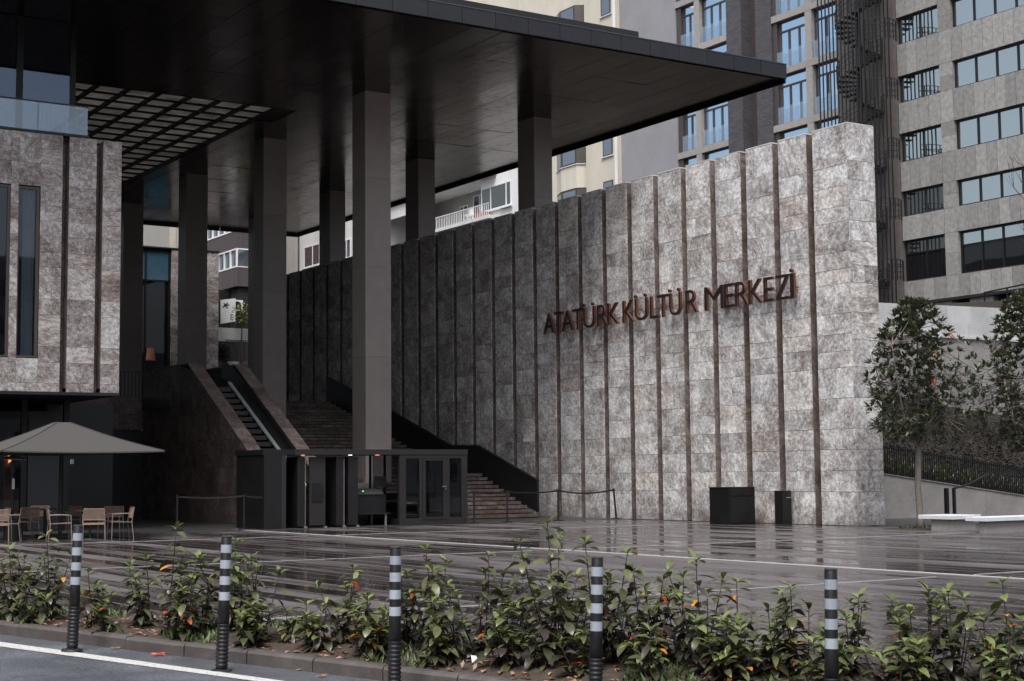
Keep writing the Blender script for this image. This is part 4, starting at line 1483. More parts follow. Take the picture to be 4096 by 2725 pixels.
mb = MB()
xs_ = [33.46 + i * 1.0 for i in range(0, 36)]
ys_ = [36.55, 38, 39.5, 41, 42.5, 43.99, 44.2] + [46 + 4 * i for i in range(18)]
for yy in ys_:
    for xx in xs_:
        mb.v.append((xx, yy, hill_z(xx, yy)))
for j in range(len(ys_) - 1):
    for i in range(len(xs_) - 1):
        k = j * len(xs_) + i
        mb.f.append((k, k + 1, k + 1 + len(xs_), k + len(xs_))); mb.mi.append(0)
structure('hill', mb, 'bank_soil', True)

rv = random.Random(77)


def leaf_quad(mb_, p, d, L, W, up=None):
    """one leaf of two folded halves: 4 triangles"""
    d = d.normalized()
    s_ = d.cross(Vector((rv.uniform(-.4, .4), rv.uniform(-.4, .4), 1))).normalized()
    nrm = s_.cross(d).normalized()
    a = p
    m1 = p + d * L * .5 + s_ * W * .5 + nrm * W * .12
    m2 = p + d * L * .5 - s_ * W * .5 + nrm * W * .12
    mid = p + d * L * .5 - nrm * 0.0
    tip = p + d * L - nrm * L * .12
    mb_.add([a, m1, tip, mid, m2], [(0, 3, 1), (1, 3, 2), (0, 4, 3), (4, 2, 3)])


iv = MB()
for _ in range(15000):
    x = rv.uniform(34.2, 52); y = rv.uniform(36.65, 43.95)
    z = hill_z(x, y) + abs(rv.gauss(0, .16)) + .02
    if rv.random() < .12: y = 43.9; z = rv.uniform(hill_z(x, 43.9), 5.5 + .6 * math.sin(x * .8))
    leaf_quad(iv, Vector((x, y, z)), Vector((rv.uniform(-1, 1), -abs(rv.gauss(.5, .5)), rv.uniform(-.7, .5))), rv.uniform(.08, .16), rv.uniform(.06, .11))
o = obj('ivy_bank', iv.mesh('ivy_bank', 'ivy')); tag(o, 'dark ivy covering the bank behind the bar fence', 'ivy', kind='stuff')
gr = MB()
for _ in range(3500):
    x = rv.uniform(36.5, 48.5); y = rv.uniform(36.62, 37.6)
    p = Vector((x, y, hill_z(x, y) - .02))
    leaf_quad(gr, p, Vector((rv.uniform(-.5, .5), rv.uniform(-.5, .2), 1)), rv.uniform(.2, .55), .05)
o = obj('bank_grass', gr.mesh('bank_grass', 'leaf_mid')); tag(o, 'green undergrowth growing behind the black bar fence', 'grass', kind='stuff')

uw = thing('retaining_wall', (46, 44, 4), 'pale retaining wall of coursed concrete blocks below the grey office building', 'wall')
part('lower_wall', MB().box(33.6, 60, 44.02, 44.5, 1.0, 7.0), 'concrete', uw)
part('ledge', MB().box(33.6, 60, 43.93, 44.5, 7.002, 7.10), 'concrete_pale', uw)
for j, (z0, z1) in enumerate(((7.104, 7.62), (7.624, 8.15))):
    x = 33.6 - (j % 2) * .7
    while x < 58:
        xb = x + rv.choice((1.2, 1.5, 1.7))
        sl = lambda q: z1 + (0.02 * (q - 40) if j == 1 else 0)
        m_ = MB().prism_y([(x + .008, z0), (xb - .008, z0), (xb - .008, sl(xb)), (x + .008, sl(x))], 44.0 + rv.uniform(-.01, .01), 44.4)
        part('block', m_, 'concrete_pale', uw)
        x = xb

# ================================================================== OFFICE BUILDING
XO = 62.0
off = thing('office_building', (68, 51, 9), 'grey granite-clad office building with long window bands behind the fire stair', 'building')
part('core', MB().box(XO + .5, XO + 12, 40, 57.95, 7.0, 36.0), 'interior', off)
bands = [(11.6, 13.80), (15.1, 16.46), (18.05, 19.60), (21.27, 22.74), (24.48, 25.97), (27.7, 29.2), (30.9, 32.4)]
ro = random.Random(55)
spz = [10.45] + [v for b in bands for v in b] + [34.0]
sp = [(spz[i], spz[i + 1]) for i in range(0, len(spz), 2)]
seams = [57.95, 57.3, 56.6, 55.85, 55.05, 54.2, 53.5, 52.85, 52.15, 51.5, 50.85, 50.2, 49.5, 48.8, 48.1, 47.4, 46.7, 46.0, 45.3, 44.6, 43.9, 43.2, 42.5, 41.8, 41.1, 40.4]
for (z0, z1) in sp:
    for a, b in zip(seams[:-1], seams[1:]):
        piece('granite_panel', 'granite', off, XO + ro.uniform(-.006, .006), XO + .5, b + .011, a - .011, z0 + .008, z1 - .008)
for (z0, z1) in bands:
    zm = (z0 + z1) / 2 + .05
    for (a, b) in ((z0, zm), (zm, z1)):
        piece('granite_panel', 'granite', off, XO + ro.uniform(-.004, .004), XO + .5, 54.20, 55.05, a + .006, b - .006)
    for (ya, yb, step) in ((55.07, 57.93, 1.43), (40.4, 54.18, 1.33)):
        w = part('window', MB().box(XO + .34, XO + .36, ya, yb, z0, z1), 'black', off)
        fr = MB()
        fr.box(XO + .18, XO + .32, ya, yb, z1 - .10, z1 - .003)
        fr.box(XO + .18, XO + .32, ya, yb, z0 + .003, z0 + .08)
        y = yb
        tall = z1 - z0 > 2
        while y > ya + .05:
            fr.box(XO + .18, XO + .32, y - .09, y, z0 + .08, z1 - .10)
            y2 = max(ya, y - step)
            if tall:
                zt = z1 - .72
                fr.box(XO + .19, XO + .31, y2 + .001, y - .091, zt - .035, zt + .035)
                part('pane', MB().box(XO + .24, XO + .25, y2 + .002, y - .092, zt + .036, z1 - .101), 'glass_office', w)
                part('pane', MB().box(XO + .24, XO + .25, y2 + .002, y - .092, z0 + .081, zt - .036), 'glass_dark', w)
            else:
                o = part('pane', MB().box(XO + .24, XO + .25, y2 + .002, y - .092, z0 + .081, z1 - .101), 'glass_office', w)
            y = y2
        fr.box(XO + .18, XO + .32, ya, ya + .09, z0 + .08, z1 - .10)
        part('frame', fr, 'black', w)
bs_ = MB()
bs_.box(XO - .05, XO + .5, 40.4, 57.9, 10.30, 10.445)
part('base_ledge', bs_, 'charcoal', off)
for y in (55.6, 52.9, 50.2, 47.5, 44.8):
    piece('base_pillar', 'granite', off, XO + .1, XO + .5, y - .75, y + .75, 7.0, 10.297)
rl = thing('terrace_railing', (61, 48, 9.2), 'black railing below the office building at the right picture edge', 'railing')
part('rail', MB().bar((60.8, 51.6, 10.3), (60.8, 44, 10.75), .07).bar((60.8, 51.6, 8.9), (60.8, 44, 9.3), .05), 'black', rl)
for i in range(6):
    part('post', MB().bar((60.8, 51.6 - 1.4 * i, 8.6), (60.8, 51.6 - 1.4 * i, 10.3 + .08 * i), .06), 'black', rl)

M['stair_wall'] = plain('stair_wall', (0.11, 0.095, 0.088), 0.7, var=0.25)
# ------------------------------------------------------------------ fire stair
fs = thing('fire_stair', (60.6, 59.6, 8), 'dark steel spiral fire stair caged in slender posts between hotel and office', 'fire stair')
sx, sy, sr = 61.0, 59.75, 1.25
part('pole', MB().tube([(sx, sy, 8.5), (sx, sy, 36)], 0.11, 10), 'dark_metal', fs)
zt = 9.0
k = 0
tr = MB()
rail = MB()
while zt < 35:
    a0 = k * rad(22)
    a1 = a0 + rad(21)
    tr.prism_z([(sx + .1 * math.cos(a0), sy + .1 * math.sin(a0)), (sx + sr * math.cos(a0), sy + sr * math.sin(a0)), (sx + sr * math.cos(a1), sy + sr * math.sin(a1)), (sx + .1 * math.cos(a1), sy + .1 * math.sin(a1))], zt, zt + .05)
    rail.bar((sx + sr * math.cos(a0), sy + sr * math.sin(a0), zt), (sx + sr * math.cos(a0), sy + sr * math.sin(a0), zt + .95), .035)
    for dz in (.35, .65, .95):
        rail.bar((sx + sr * math.cos(a0), sy + sr * math.sin(a0), zt + dz), (sx + sr * math.cos(a0 + rad(22)), sy + sr * math.sin(a0 + rad(22)), zt + dz + .19), .03)
    zt += .19
    k += 1
part('tread', tr, 'dark_metal', fs, kind='stuff')
part('rail', rail, 'dark_metal', fs, kind='stuff')
for i in range(13):
    y = 58.02 + .28 * i
    piece('cage_post', 'dark_metal', fs, 59.55, 59.60, y - .03, y + .03, 8.5, 36)
for i in range(7):
    piece('cage_post', 'dark_metal', fs, 59.6 + .3 * i, 59.65 + .3 * i, 57.97, 58.02, 8.5, 36)
for j in range(8):
    z = 11.5 + 3.22 * j
    ld = MB()
    for q in range(9):
        a0, a1 = rad(185 + 16 * q), rad(185 + 16 * (q + 1))
        cx_, cy_, rr_ = 60.55, 57.95, .98
        P0 = (cx_ + rr_ * math.cos(a0), cy_ + rr_ * math.sin(a0)); P1 = (cx_ + rr_ * math.cos(a1), cy_ + rr_ * math.sin(a1))
        for dz in (.0, .28, .56, .84, 1.1):
            ld.bar((*P0, z + dz + .03 * q * (dz < .6)), (*P1, z + dz + .03 * (q + 1) * (dz < .6)), .03)
        ld.bar((*P0, z), (*P0, z + 1.1), .04)
    part('landing', ld, 'dark_metal', fs)
part('back_wall', MB().box(61.95, 62.4, 58.0, 62.3, 8, 36), 'stair_wall', fs)
part('shaft_wall', MB().box(62.42, 66, 58.0, 62.3, 8, 36), 'plum_clad', fs)

# ================================================================== HOTEL
ho = thing('hotel', (68, 70, 9), 'modern hotel with plum brick towers, stone ledges and glass-railed windows', 'building')
part('core', MB().box(XO + .9, XO + 14, 62.5, 76.75, 8, 44), 'interior', ho)
ledges = [15.36, 18.65, 21.95, 25.26, 28.55, 31.84, 35.13, 38.42]
for (ya, yb, mt) in ((67.78, 69.17, 'brick'), (70.47, 71.83, 'brick')):
    part('brick_tower', MB().box(XO - .05, XO + .9, ya, yb, 8, 44), mt, ho)
part('recess', MB().box(XO + .7, XO + .89, 69.18, 70.46, 8, 44), 'brown_frame', ho)


def hotel_win(ya, yb, zl, zn, splits, curtain=True, lamp=False):
    zb, zt_ = zl + .02, zn - .42
    w = part('window', MB().box(XO + .80, XO + .82, ya, yb, zb, zt_), 'interior', ho)
    fr = MB()
    e = .07
    fr.box(XO + .20, XO + .34, ya, ya + e, zb, zt_)
    fr.box(XO + .20, XO + .34, yb - e, yb, zb, zt_)
    fr.box(XO + .20, XO + .34, ya + e, yb - e, zt_ - e, zt_)
    ztr = zt_ - .62
    fr.box(XO + .20, XO + .34, ya + e, yb - e, ztr - .05, ztr + .05)
    cuts = [ya + e] + [ya + (yb - ya) * f for f in splits] + [yb - e]
    for c in cuts[1:-1]:
        fr.box(XO + .20, XO + .34, c - .05, c + .05, zb, ztr - .05)
    part('frame', fr, 'brown_frame', w)
    part('pane', MB().box(XO + .26, XO + .27, ya + e, yb - e, ztr + .06, zt_ - e), 'glass_hotel', w)
    for a, b in zip(cuts[:-1], cuts[1:]):
        part('pane', MB().box(XO + .26, XO + .27, a + .001, b - .001, zb, ztr - .061), 'glass_hotel', w)
    if curtain:
        cm = MB()
        n = int((yb - ya) * 16)
        ph = rv.uniform(0, 6)
        pts = [(ya + (yb - ya) * i / n, XO + .36 + .045 * math.sin(i * 1.1 + ph) + .02 * math.sin(i * 2.7)) for i in range(n + 1)]
        for p, q in zip(pts[:-1], pts[1:]):
            cm.quad((p[1], p[0], zb), (q[1], q[0], zb), (q[1], q[0], zt_), (p[1], p[0], zt_))
        part('curtain', cm, 'curtain', w)
        part('glass_rail', MB().box(XO + .02, XO + .035, ya - .02, yb + .02, zb + .02, zb + 1.0), 'glass_rail', w)
    else:
        part('curtain', MB().box(XO + .5, XO + .52, ya + (yb - ya) * .5, yb, zb, zt_), 'curtain_blue', w)
        part('glass_rail', MB().box(XO + .02, XO + .035, ya - .02, yb + .02, zb + .02, zb + 1.0), 'glass_rail', w)
    if lamp:
        part('ceiling_lamp', MB().tube_z(XO + .45, (ya + yb) / 2, [(.16, zt_ - .08), (.16, zt_ - .003)], 12), 'lamp_warm', w)


for zl, zn in zip(ledges[:-1], ledges[1:]):
    for (ya, yb) in ((62.45, 67.76), (71.85, 76.8)):
        piece('ledge', 'hotel_stone', ho, XO - .06, XO + .85, ya, yb, zl - .40, zl)
    piece('ledge', 'hotel_stone', ho, XO - .06, XO + 3.2, 62.40, 62.449, zl - .40, zl)
    for (ya, yb) in ((64.40, 64.92), (74.42, 74.92)):
        piece('pier', 'hotel_stone', ho, XO - .05, XO + .6, ya, yb, zl + .002, zn - .402)
    piece('pier', 'brown_frame', ho, XO + .05, XO + .6, 67.4, 67.76, zl + .002, zn - .402)
    piece('pier', 'brown_frame', ho, XO + .05, XO + .6, 76.35, 76.78, zl + .002, zn - .402)
    hotel_win(62.56, 64.38, zl, zn, (.5,))
    hotel_win(64.94, 67.38, zl, zn, (.31, .66))
    hotel_win(71.90, 74.38, zl, zn, (.33, .66))
    hotel_win(74.95, 76.33, zl, zn, (.5,), False, abs(zl - 28.55) < .1)
    part('side_window', MB().box(XO + .35, XO + 3.2, 62.46, 62.48, zl, zn - .4), 'glass_dark', ho)
    part('side_frame', MB().box(XO + .12, XO + .2, 62.44, 62.52, zl, zn - .4).box(XO + 1.7, XO + 1.78, 62.43, 62.455, zl, zn - .4), 'brown_frame', ho)
gw = thing('grey_apartment_block', (68, 80, 9), 'blank grey rendered flank of a tall block left of the hotel', 'building')
part('flank', MB().box(XO - .02, XO + 12, 76.82, 82.83, 8, 46), 'grey_wall', gw)
part('parapet', MB().box(XO - .1, XO + 12, 76.81, 82.84, 46.002, 46.3), 'hotel_stone', gw)
cr = thing('cream_apartment_block', (68, 88, 9), 'cream rendered apartment block with brown bay windows left of the grey flank', 'building')
part('wall', MB().box(XO, XO + 12, 86.5, 108, 8, 46), 'cream_wall', cr)
part('stair_wall', MB().box(XO - .35, XO + .0, 82.84, 86.48, 8, 46), 'cream_wall', cr)
part('edge_strip', MB().box(XO - .40, XO - .352, 82.84, 83.1, 8, 46), 'white_wall', cr)
for j in range(7):
    z = 13.3 + 3.25 * j
    w = part('window', MB().box(XO - .365, XO - .352, 83.35, 84.5, z, z + 1.55), 'brown_frame', cr)
    part('pane', MB().box(XO - .38, XO - .366, 83.48, 84.38, z + .1, z + 1.45), 'glass_house', w)
    part('sill', MB().box(XO - .46, XO - .352, 83.25, 84.6, z - .08, z - .003), 'coping', w)
    # canted bay
    bay = part('bay', MB().prism_z([(XO - .003, 86.9), (XO - .6, 87.3), (XO - .6, 89.2), (XO - .003, 90.6)], z - 1.65, z - .02), 'cream_wall', cr)
    part('sill', MB().prism_z([(XO - .004, 86.8), (XO - .68, 87.25), (XO - .68, 89.25), (XO - .004, 90.7)], z - .017, z + .04), 'coping', bay)
    part('window', MB().prism_z([(XO - .004, 86.93), (XO - .56, 87.33), (XO - .56, 89.17), (XO - .004, 90.57)], z + .043, z + 1.6), 'brown_frame', cr)
    pn = MB()
    pn.bar((XO - .57, 87.5, z + .82), (XO - .57, 89.0, z + .82), 0.02, 1.3)
    d = Vector((XO - .56, 89.17, 0)) - Vector((XO - .004, 90.57, 0))
    q0 = Vector((XO - .004, 90.57, z + .82)) + d * .12 + Vector((-.02, .008, 0))
    q1 = Vector((XO - .004, 90.57, z + .82)) + d * .9 + Vector((-.02, .008, 0))
    pn.bar(q0, q1, 0.02, 1.3)
    part('pane', pn, 'glass_house', bay)

# ================================================================== WHITE HOUSE WITH BALCONY (behind the stone wall)
XH = 45.0
wh = thing('white_apartment_house', (50, 84, 7), 'white rendered apartment house with railed balcony behind the stone wall', 'building')
part('wall', MB().box(XH, XH + 1.2, 69.5, 71.62, 6, 22), 'white_wall', wh)
part('wall', MB().box(XH, XH + 1.2, 71.64, 73.3, 6, 22), 'white_wall', wh)
part('loggia_wall', MB().box(XH + 1.6, XH + 2.5, 73.32, 84.4, 6, 22), 'beige_wall', wh)
part('loggia_ceiling', MB().box(XH - .6, XH + 1.58, 71.65, 84.3, 18.05, 18.3), 'white_wall', wh)
part('loggia_parapet', MB().box(XH - .4, XH - .2, 78.6, 84.3, 17.2, 18.04), 'white_wall', wh)
part('wall', MB().box(XH, XH + 2.5, 84.42, 97.4, 6, 22), 'white_wall', wh)
part('pilaster', MB().box(XH - .25, XH - .003, 97.42, 99.5, 6, 22), 'beige_wall', wh)
part('wall', MB().box(XH, XH + 2.5, 97.42, 106, 6, 22), 'white_wall', wh)


def house_win(ya, yb, za, zb, mull, x=XH, frame='white_paint'):
    w = part('window', MB().box(x - .012, x - .003, ya, yb, za, zb), 'interior', wh)
    fr = MB()
    e = .07
    fr.box(x - .07, x - .014, ya, ya + e, za, zb).box(x - .07, x - .014, yb - e, yb, za, zb)
    fr.box(x - .07, x - .014, ya + e, yb - e, za, za + e).box(x - .07, x - .014, ya + e, yb - e, zb - e, zb)
    for m in mull:
        fr.box(x - .07, x - .014, m - .04, m + .04, za + e, zb - e)
    fr.box(x - .16, x - .071, ya - .1, yb + .1, za - .08, za - .003)
    part('frame', fr, frame, w)
    part('pane', MB().box(x - .045, x - .035, ya + e, yb - e, za + e, zb - e), 'glass_house', w)


house_win(70.1, 73.2, 16.15, 17.5, (70.6, 72.2))
house_win(94.0, 96.45, 15.76, 17.2, (95.1,))
house_win(89.4, 90.65, 15.65, 16.9, (90.0,))
house_win(75.4, 76.7, 15.82, 17.8, (76.0,), XH + 1.6)
house_win(73.6, 74.75, 15.82, 17.6, (), XH + 1.6)
house_win(77.3, 78.2, 15.82, 17.4, (77.8,), XH + 1.6)
part('balcony', MB().box(XH - .75, XH + 1.58, 71.3, 80.0, 15.55, 15.74), 'white_wall', wh)
t = thing('balcony_railing', (XH - .7, 75.5, 15.74), 'white bar railing of the balcony behind the stone wall', 'railing')
for i in range(44):
    piece('bar', 'white_paint', t, XH - .72, XH - .69, 71.40 + .19 * i, 71.43 + .19 * i, 15.742, 16.36)
part('top_rail', MB().box(XH - .73, XH - .68, 71.35, 79.8, 16.362, 16.41), 'white_paint', t)
t = thing('balcony_chair', (XH - .2, 74.3, 15.75), 'white plastic chair on the railed balcony', 'chair')
part('seat', MB().box(XH - .45, XH, 74.1, 74.55, 16.13, 16.17), 'white_paint', t)
part('backrest', MB().box(XH - .03, XH + .01, 74.1, 74.55, 16.172, 16.58), 'white_paint', t)
for dx in (-.44, -.05):
    for dy in (74.12, 74.5):
        part('leg', MB().box(XH + dx, XH + dx + .04, dy, dy + .04, 15.742, 16.128), 'white_paint', t)
t = thing('flower_box', (XH - .3, 72.6, 15.75), 'red plastic flower box on the railed balcony', 'flower box')
part('box', MB().box(XH - .55, XH - .2, 72.2, 73.0, 15.742, 16.05), 'terracotta', t)
part('soil', MB().box(XH - .52, XH - .23, 72.24, 72.96, 16.052, 16.07), 'soil', t)
single('drain_pipe', MB().tube([(XH - .06, 94.6 + 2.7, 8), (XH - .06, 97.3, 21)], .05, 8), 'panel_grey', (XH - .06, 97.3, 8), 'grey drain pipe down the white house wall', 'pipe')
t = thing('tiled_awning', (XH - .6, 81, 18.4), 'small roof slope of orange tiles above the white house balcony', 'roof')
for i in range(16):
    for j in range(4):
        o = piece('roof_tile', 'orange_tile', t, XH - .62 + .25 * j, XH - .36 + .25 * j, 78.8 + .34 * i, 79.12 + .34 * i, 18.32 + .12 * j + rv.uniform(0, .03), 18.36 + .12 * j)

# ================================================================== FAR GAP: rear stone block, plum block, garden wall
rs_ = thing('rear_stone_block', (31, 85, 5), 'rear block with stone pier and blue window seen between the columns', 'building')
part('core', MB().box(22, 34.1, 85.3, 92, 4.9, 14.6), 'interior', rs_)
zz = [4.95, 6.1, 7.0, 7.9, 8.7, 9.7, 10.1, 10.9, 11.6, 12.4, 13.2, 13.9, 14.66]
for z0, z1 in zip(zz[:-1], zz[1:]):
    for a, b in ((31.3, 32.25), (32.25, 33.2), (33.2, 34.17)):
        piece('stone_slab', 'stone_facade', rs_, a + .003, b - .003, 85.0 + rv.uniform(0, .006), 85.3, z0 + .004, z1 - .004)
w = part('window', MB().box(26.5, 31.25, 85.22, 85.28, 5, 14.6), 'interior', rs_)
for (a, b) in ((26.6, 28.2), (28.3, 29.75), (29.85, 31.15)):
    part('pane', MB().box(a, b, 85.15, 85.17, 12.85, 14.5), 'teal_glass', w)
    part('pane', MB().box(a, b, 85.15, 85.17, 5.0, 12.75), 'glass_dark', w)
part('frame', MB().box(26.4, 31.28, 85.10, 85.21, 12.755, 12.845).box(29.755, 29.845, 85.1, 85.21, 5, 14.5).box(31.155, 31.28, 85.1, 85.21, 5, 14.5).box(26.4, 31.28, 85.1, 85.21, 14.505, 14.64), 'black', w)
part('roof_edge', MB().box(22, 34.2, 84.95, 92, 14.665, 14.74), 'charcoal', rs_)
part('lamp_shade', MB().tube_z(30.1, 85.0, [(.28, 8.2), (.2, 8.9)], 12), 'orange_tile', rs_)
bb = thing('cream_rear_house', (31, 100, 6), 'cream rear house with plain wall above the rear stone block', 'building')
part('wall', MB().box(20, 36.3, 99, 108, 5, 24), 'beige_wall', bb)
part('quoin', MB().box(36.3, 36.7, 98.9, 108, 5, 24), 'cream_wall', bb)
part('wall', MB().box(36.7, 39.0, 99, 108, 5, 24), 'cream_wall', bb)
w = part('window', MB().box(37.2, 37.75, 98.93, 98.99, 17.2, 18.9), 'bark', bb)
part('frame', MB().box(37.08, 37.19, 98.86, 98.99, 17.1, 19.0).box(37.19, 37.75, 98.86, 98.99, 18.9, 19.0), 'white_paint', w)
part('pane', MB().box(37.25, 37.75, 98.90, 98.925, 17.3, 18.8), 'glass_house', w)
br_ = thing('rear_tan_house', (40.6, 100.5, 6), 'narrow tan house with balcony bars left of the plum block', 'building')
part('wall', MB().box(39.6, 41.0, 99, 106, 5, 24), 'orange_tile', br_)
M['tan_wall'] = plain('tan_render', (0.34, 0.25, 0.18), 0.85, var=0.1)
part('front', MB().box(38.9, 40.9, 98.8, 98.99, 5, 18.0), 'tan_wall', br_)
for i in range(8):
    piece('bar', 'black', br_, 38.9 + .22 * i, 38.94 + .22 * i, 98.6, 98.64, 18.1, 19.3)
part('drain_pipe', MB().box(40.5, 40.6, 98.6, 98.7, 6, 20).box(40.75, 40.83, 98.6, 98.7, 6, 20), 'white_paint', br_)
# plum block: its window side faces -X, its end faces the street
pb = thing('plum_apartment_block', (39, 94, 6), 'plum-clad apartment block with white window bands seen through the gap', 'building')
part('clad', MB().box(37.36, 39.3, 90.0, 97.5, 13.42, 14.60), 'plum_clad', pb)
part('clad', MB().box(37.36, 39.3, 90.0, 97.5, 15.80, 16.9), 'plum_clad', pb)
part('clad', MB().box(37.6, 39.3, 90.2, 97.5, 5, 13.4), 'interior', pb)
part('clad', MB().box(37.36, 39.3, 90.0, 97.5, 18.1, 23), 'plum_clad', pb)
part('inner_wall', MB().box(37.55, 39.2, 90.2, 97.3, 14.6, 18.1), 'interior', pb)
for (za, zb) in ((14.605, 15.795), (16.905, 18.095)):
    w = part('window', MB().box(37.44, 37.46, 90.06, 97.4, za + .07, zb - .07), 'glass_house', pb)
    fr = MB()
    fr.box(37.33, 37.43, 90.0, 97.5, za, za + .09).box(37.33, 37.43, 90.0, 97.5, zb - .09, zb)
    for i in range(8):
        fr.box(37.33, 37.43, 90.0 + 1.0 * i, 90.09 + 1.0 * i, za + .09, zb - .09)
    part('frame', fr, 'white_paint', w)
    w = part('window', MB().box(37.46, 39.2, 90.04, 90.06, za + .07, zb - .07), 'glass_house', pb)
    part('frame', MB().box(37.435, 39.3, 89.97, 90.03, za, za + .07).box(37.435, 39.3, 89.97, 90.03, zb - .07, zb).box(38.45, 38.52, 89.97, 90.03, za + .07, zb - .07), 'white_paint', w)
part('shop_front', MB().box(36.2, 39.6, 91.5, 91.6, 5, 13.3), 'rubber', pb)
ac = thing('air_conditioner', (37.0, 89.5, 11.9), 'white air conditioner box under the plum-clad block', 'air conditioner')
part('body', MB().box(36.62, 37.62, 89.6, 89.95, 11.85, 12.5), 'white_paint', ac)
part('fan', MB().prism_y([(37.25 + .24 * math.cos(a * PI / 8), 12.17 + .24 * math.sin(a * PI / 8)) for a in range(16)], 89.57, 89.598), 'rubber', ac)
part('bracket', MB().box(36.7, 36.75, 89.6, 91.5, 11.78, 11.848).box(37.5, 37.55, 89.6, 91.5, 11.78, 11.848), 'rubber', ac)
gwl = thing('garden_wall', (35, 86.5, 5), 'white garden wall beyond the terrace seen between the columns', 'wall')
part('wall', MB().box(33.9, 37.5, 86.5, 86.8, 9.62, 10.42), 'white_wall', gwl)
part('base_wall', MB().box(33.9, 37.5, 86.4, 86.8, 5, 8.45), 'stone_dark', gwl)
part('base_block', MB().box(35.2, 35.95, 86.2, 86.38, 7.95, 8.40), 'concrete_pale', gwl)
gf = thing('garden_fence', (35.5, 86.3, 8.4), 'black bar fence below the white garden wall', 'fence')
for i in range(12):
    piece('bar', 'black', gf, 35.2 + .11 * i, 35.235 + .11 * i, 86.35, 86.385, 8.47, 9.66)
part('rail', MB().box(35.15, 36.6, 86.36, 86.375, 9.661, 9.70), 'black', gf)
hd = MB()
for _ in range(500):
    leaf_quad(hd, Vector((rv.uniform(34.1, 35.3), rv.uniform(86.0, 86.5), 8.45 + rv.random() * 1.05)), Vector((rv.uniform(-1, 1), -1, rv.uniform(-.5, .6))), .18, .1)
t = thing('hedge', (34.7, 86.25, 8.4), 'dark hedge below the white garden wall', 'hedge')
part('foliage', hd, 'leaf_purple', t)
part('core', MB().box(34.15, 35.2, 86.3, 86.495, 8.45, 9.45), 'black', t)
sg = thing('advert_board', (36, 87.2, 11.5), 'white advert board with dark brush strokes in the gap between columns', 'sign')
part('board', MB().prism_y([(35.35, 10.75), (36.3, 10.95), (36.3, 12.35), (35.35, 12.2)], 87.6, 87.66), 'white_paint', sg)
stk = MB()
for p, q, w_ in (((35.48, 11.75), (35.72, 11.98), .07), ((35.55, 12.0), (35.78, 11.72), .06), ((35.62, 11.86), (35.9, 11.92), .04), ((35.74, 12.05), (35.84, 11.9), .05)):
    stk.bar((p[0], 87.588, p[1]), (q[0], 87.588, q[1]), w_, .012, (0, 1, 0))
part('brush_mark', stk, 'black', sg)
eb = MB()
eb.bar((36.0, 87.588, 11.02), (36.0, 87.588, 11.36), .05, .012, (0, 1, 0))
for z in (11.04, 11.19, 11.34):
    eb.bar((36.02, 87.589, z), (36.16, 87.589, z), .04, .012, (0, 1, 0))
part('letter', eb, 'teal_glass', sg)
part('leg', MB().box(35.5, 35.58, 87.61, 87.65, 9.5, 10.76).box(36.1, 36.18, 87.61, 87.65, 9.5, 10.9), 'black', sg)


def small_tree(x, y, z0, h, r, mat, lab, n=260):
    t = thing('young_tree', (x, y, z0), lab, 'tree', 'young trees in the far gap')
    part('trunk', MB().tube([(x, y, z0), (x + .05, y, z0 + h * .5), (x - .03, y, z0 + h * .85)], [.05, .04, .02], 7), 'bark_dark', t)
    c = MB()
    for _ in range(n):
        a, b, q = rv.uniform(0, 2 * PI), rv.uniform(-1, 1), rv.random() ** .4
        p = Vector((x + r * q * math.cos(a) * math.sqrt(1 - b * b), y + r * q * math.sin(a) * math.sqrt(1 - b * b), z0 + h * .78 + r * 1.1 * q * b))
        leaf_quad(c, p, Vector((rv.uniform(-1, 1), rv.uniform(-1, 1), rv.uniform(-.6, .6))), .16, .1)
    part('crown', c, mat, t)


small_tree(36.0, 86.0, 8.3, 3.9, .62, 'yellow_leaf', 'young yellow-green tree in front of the white advert board')
small_tree(34.55, 87.4, 9.6, 3.2, .55, 'yellow_leaf', 'young yellow-green tree beside the rear stone pier')

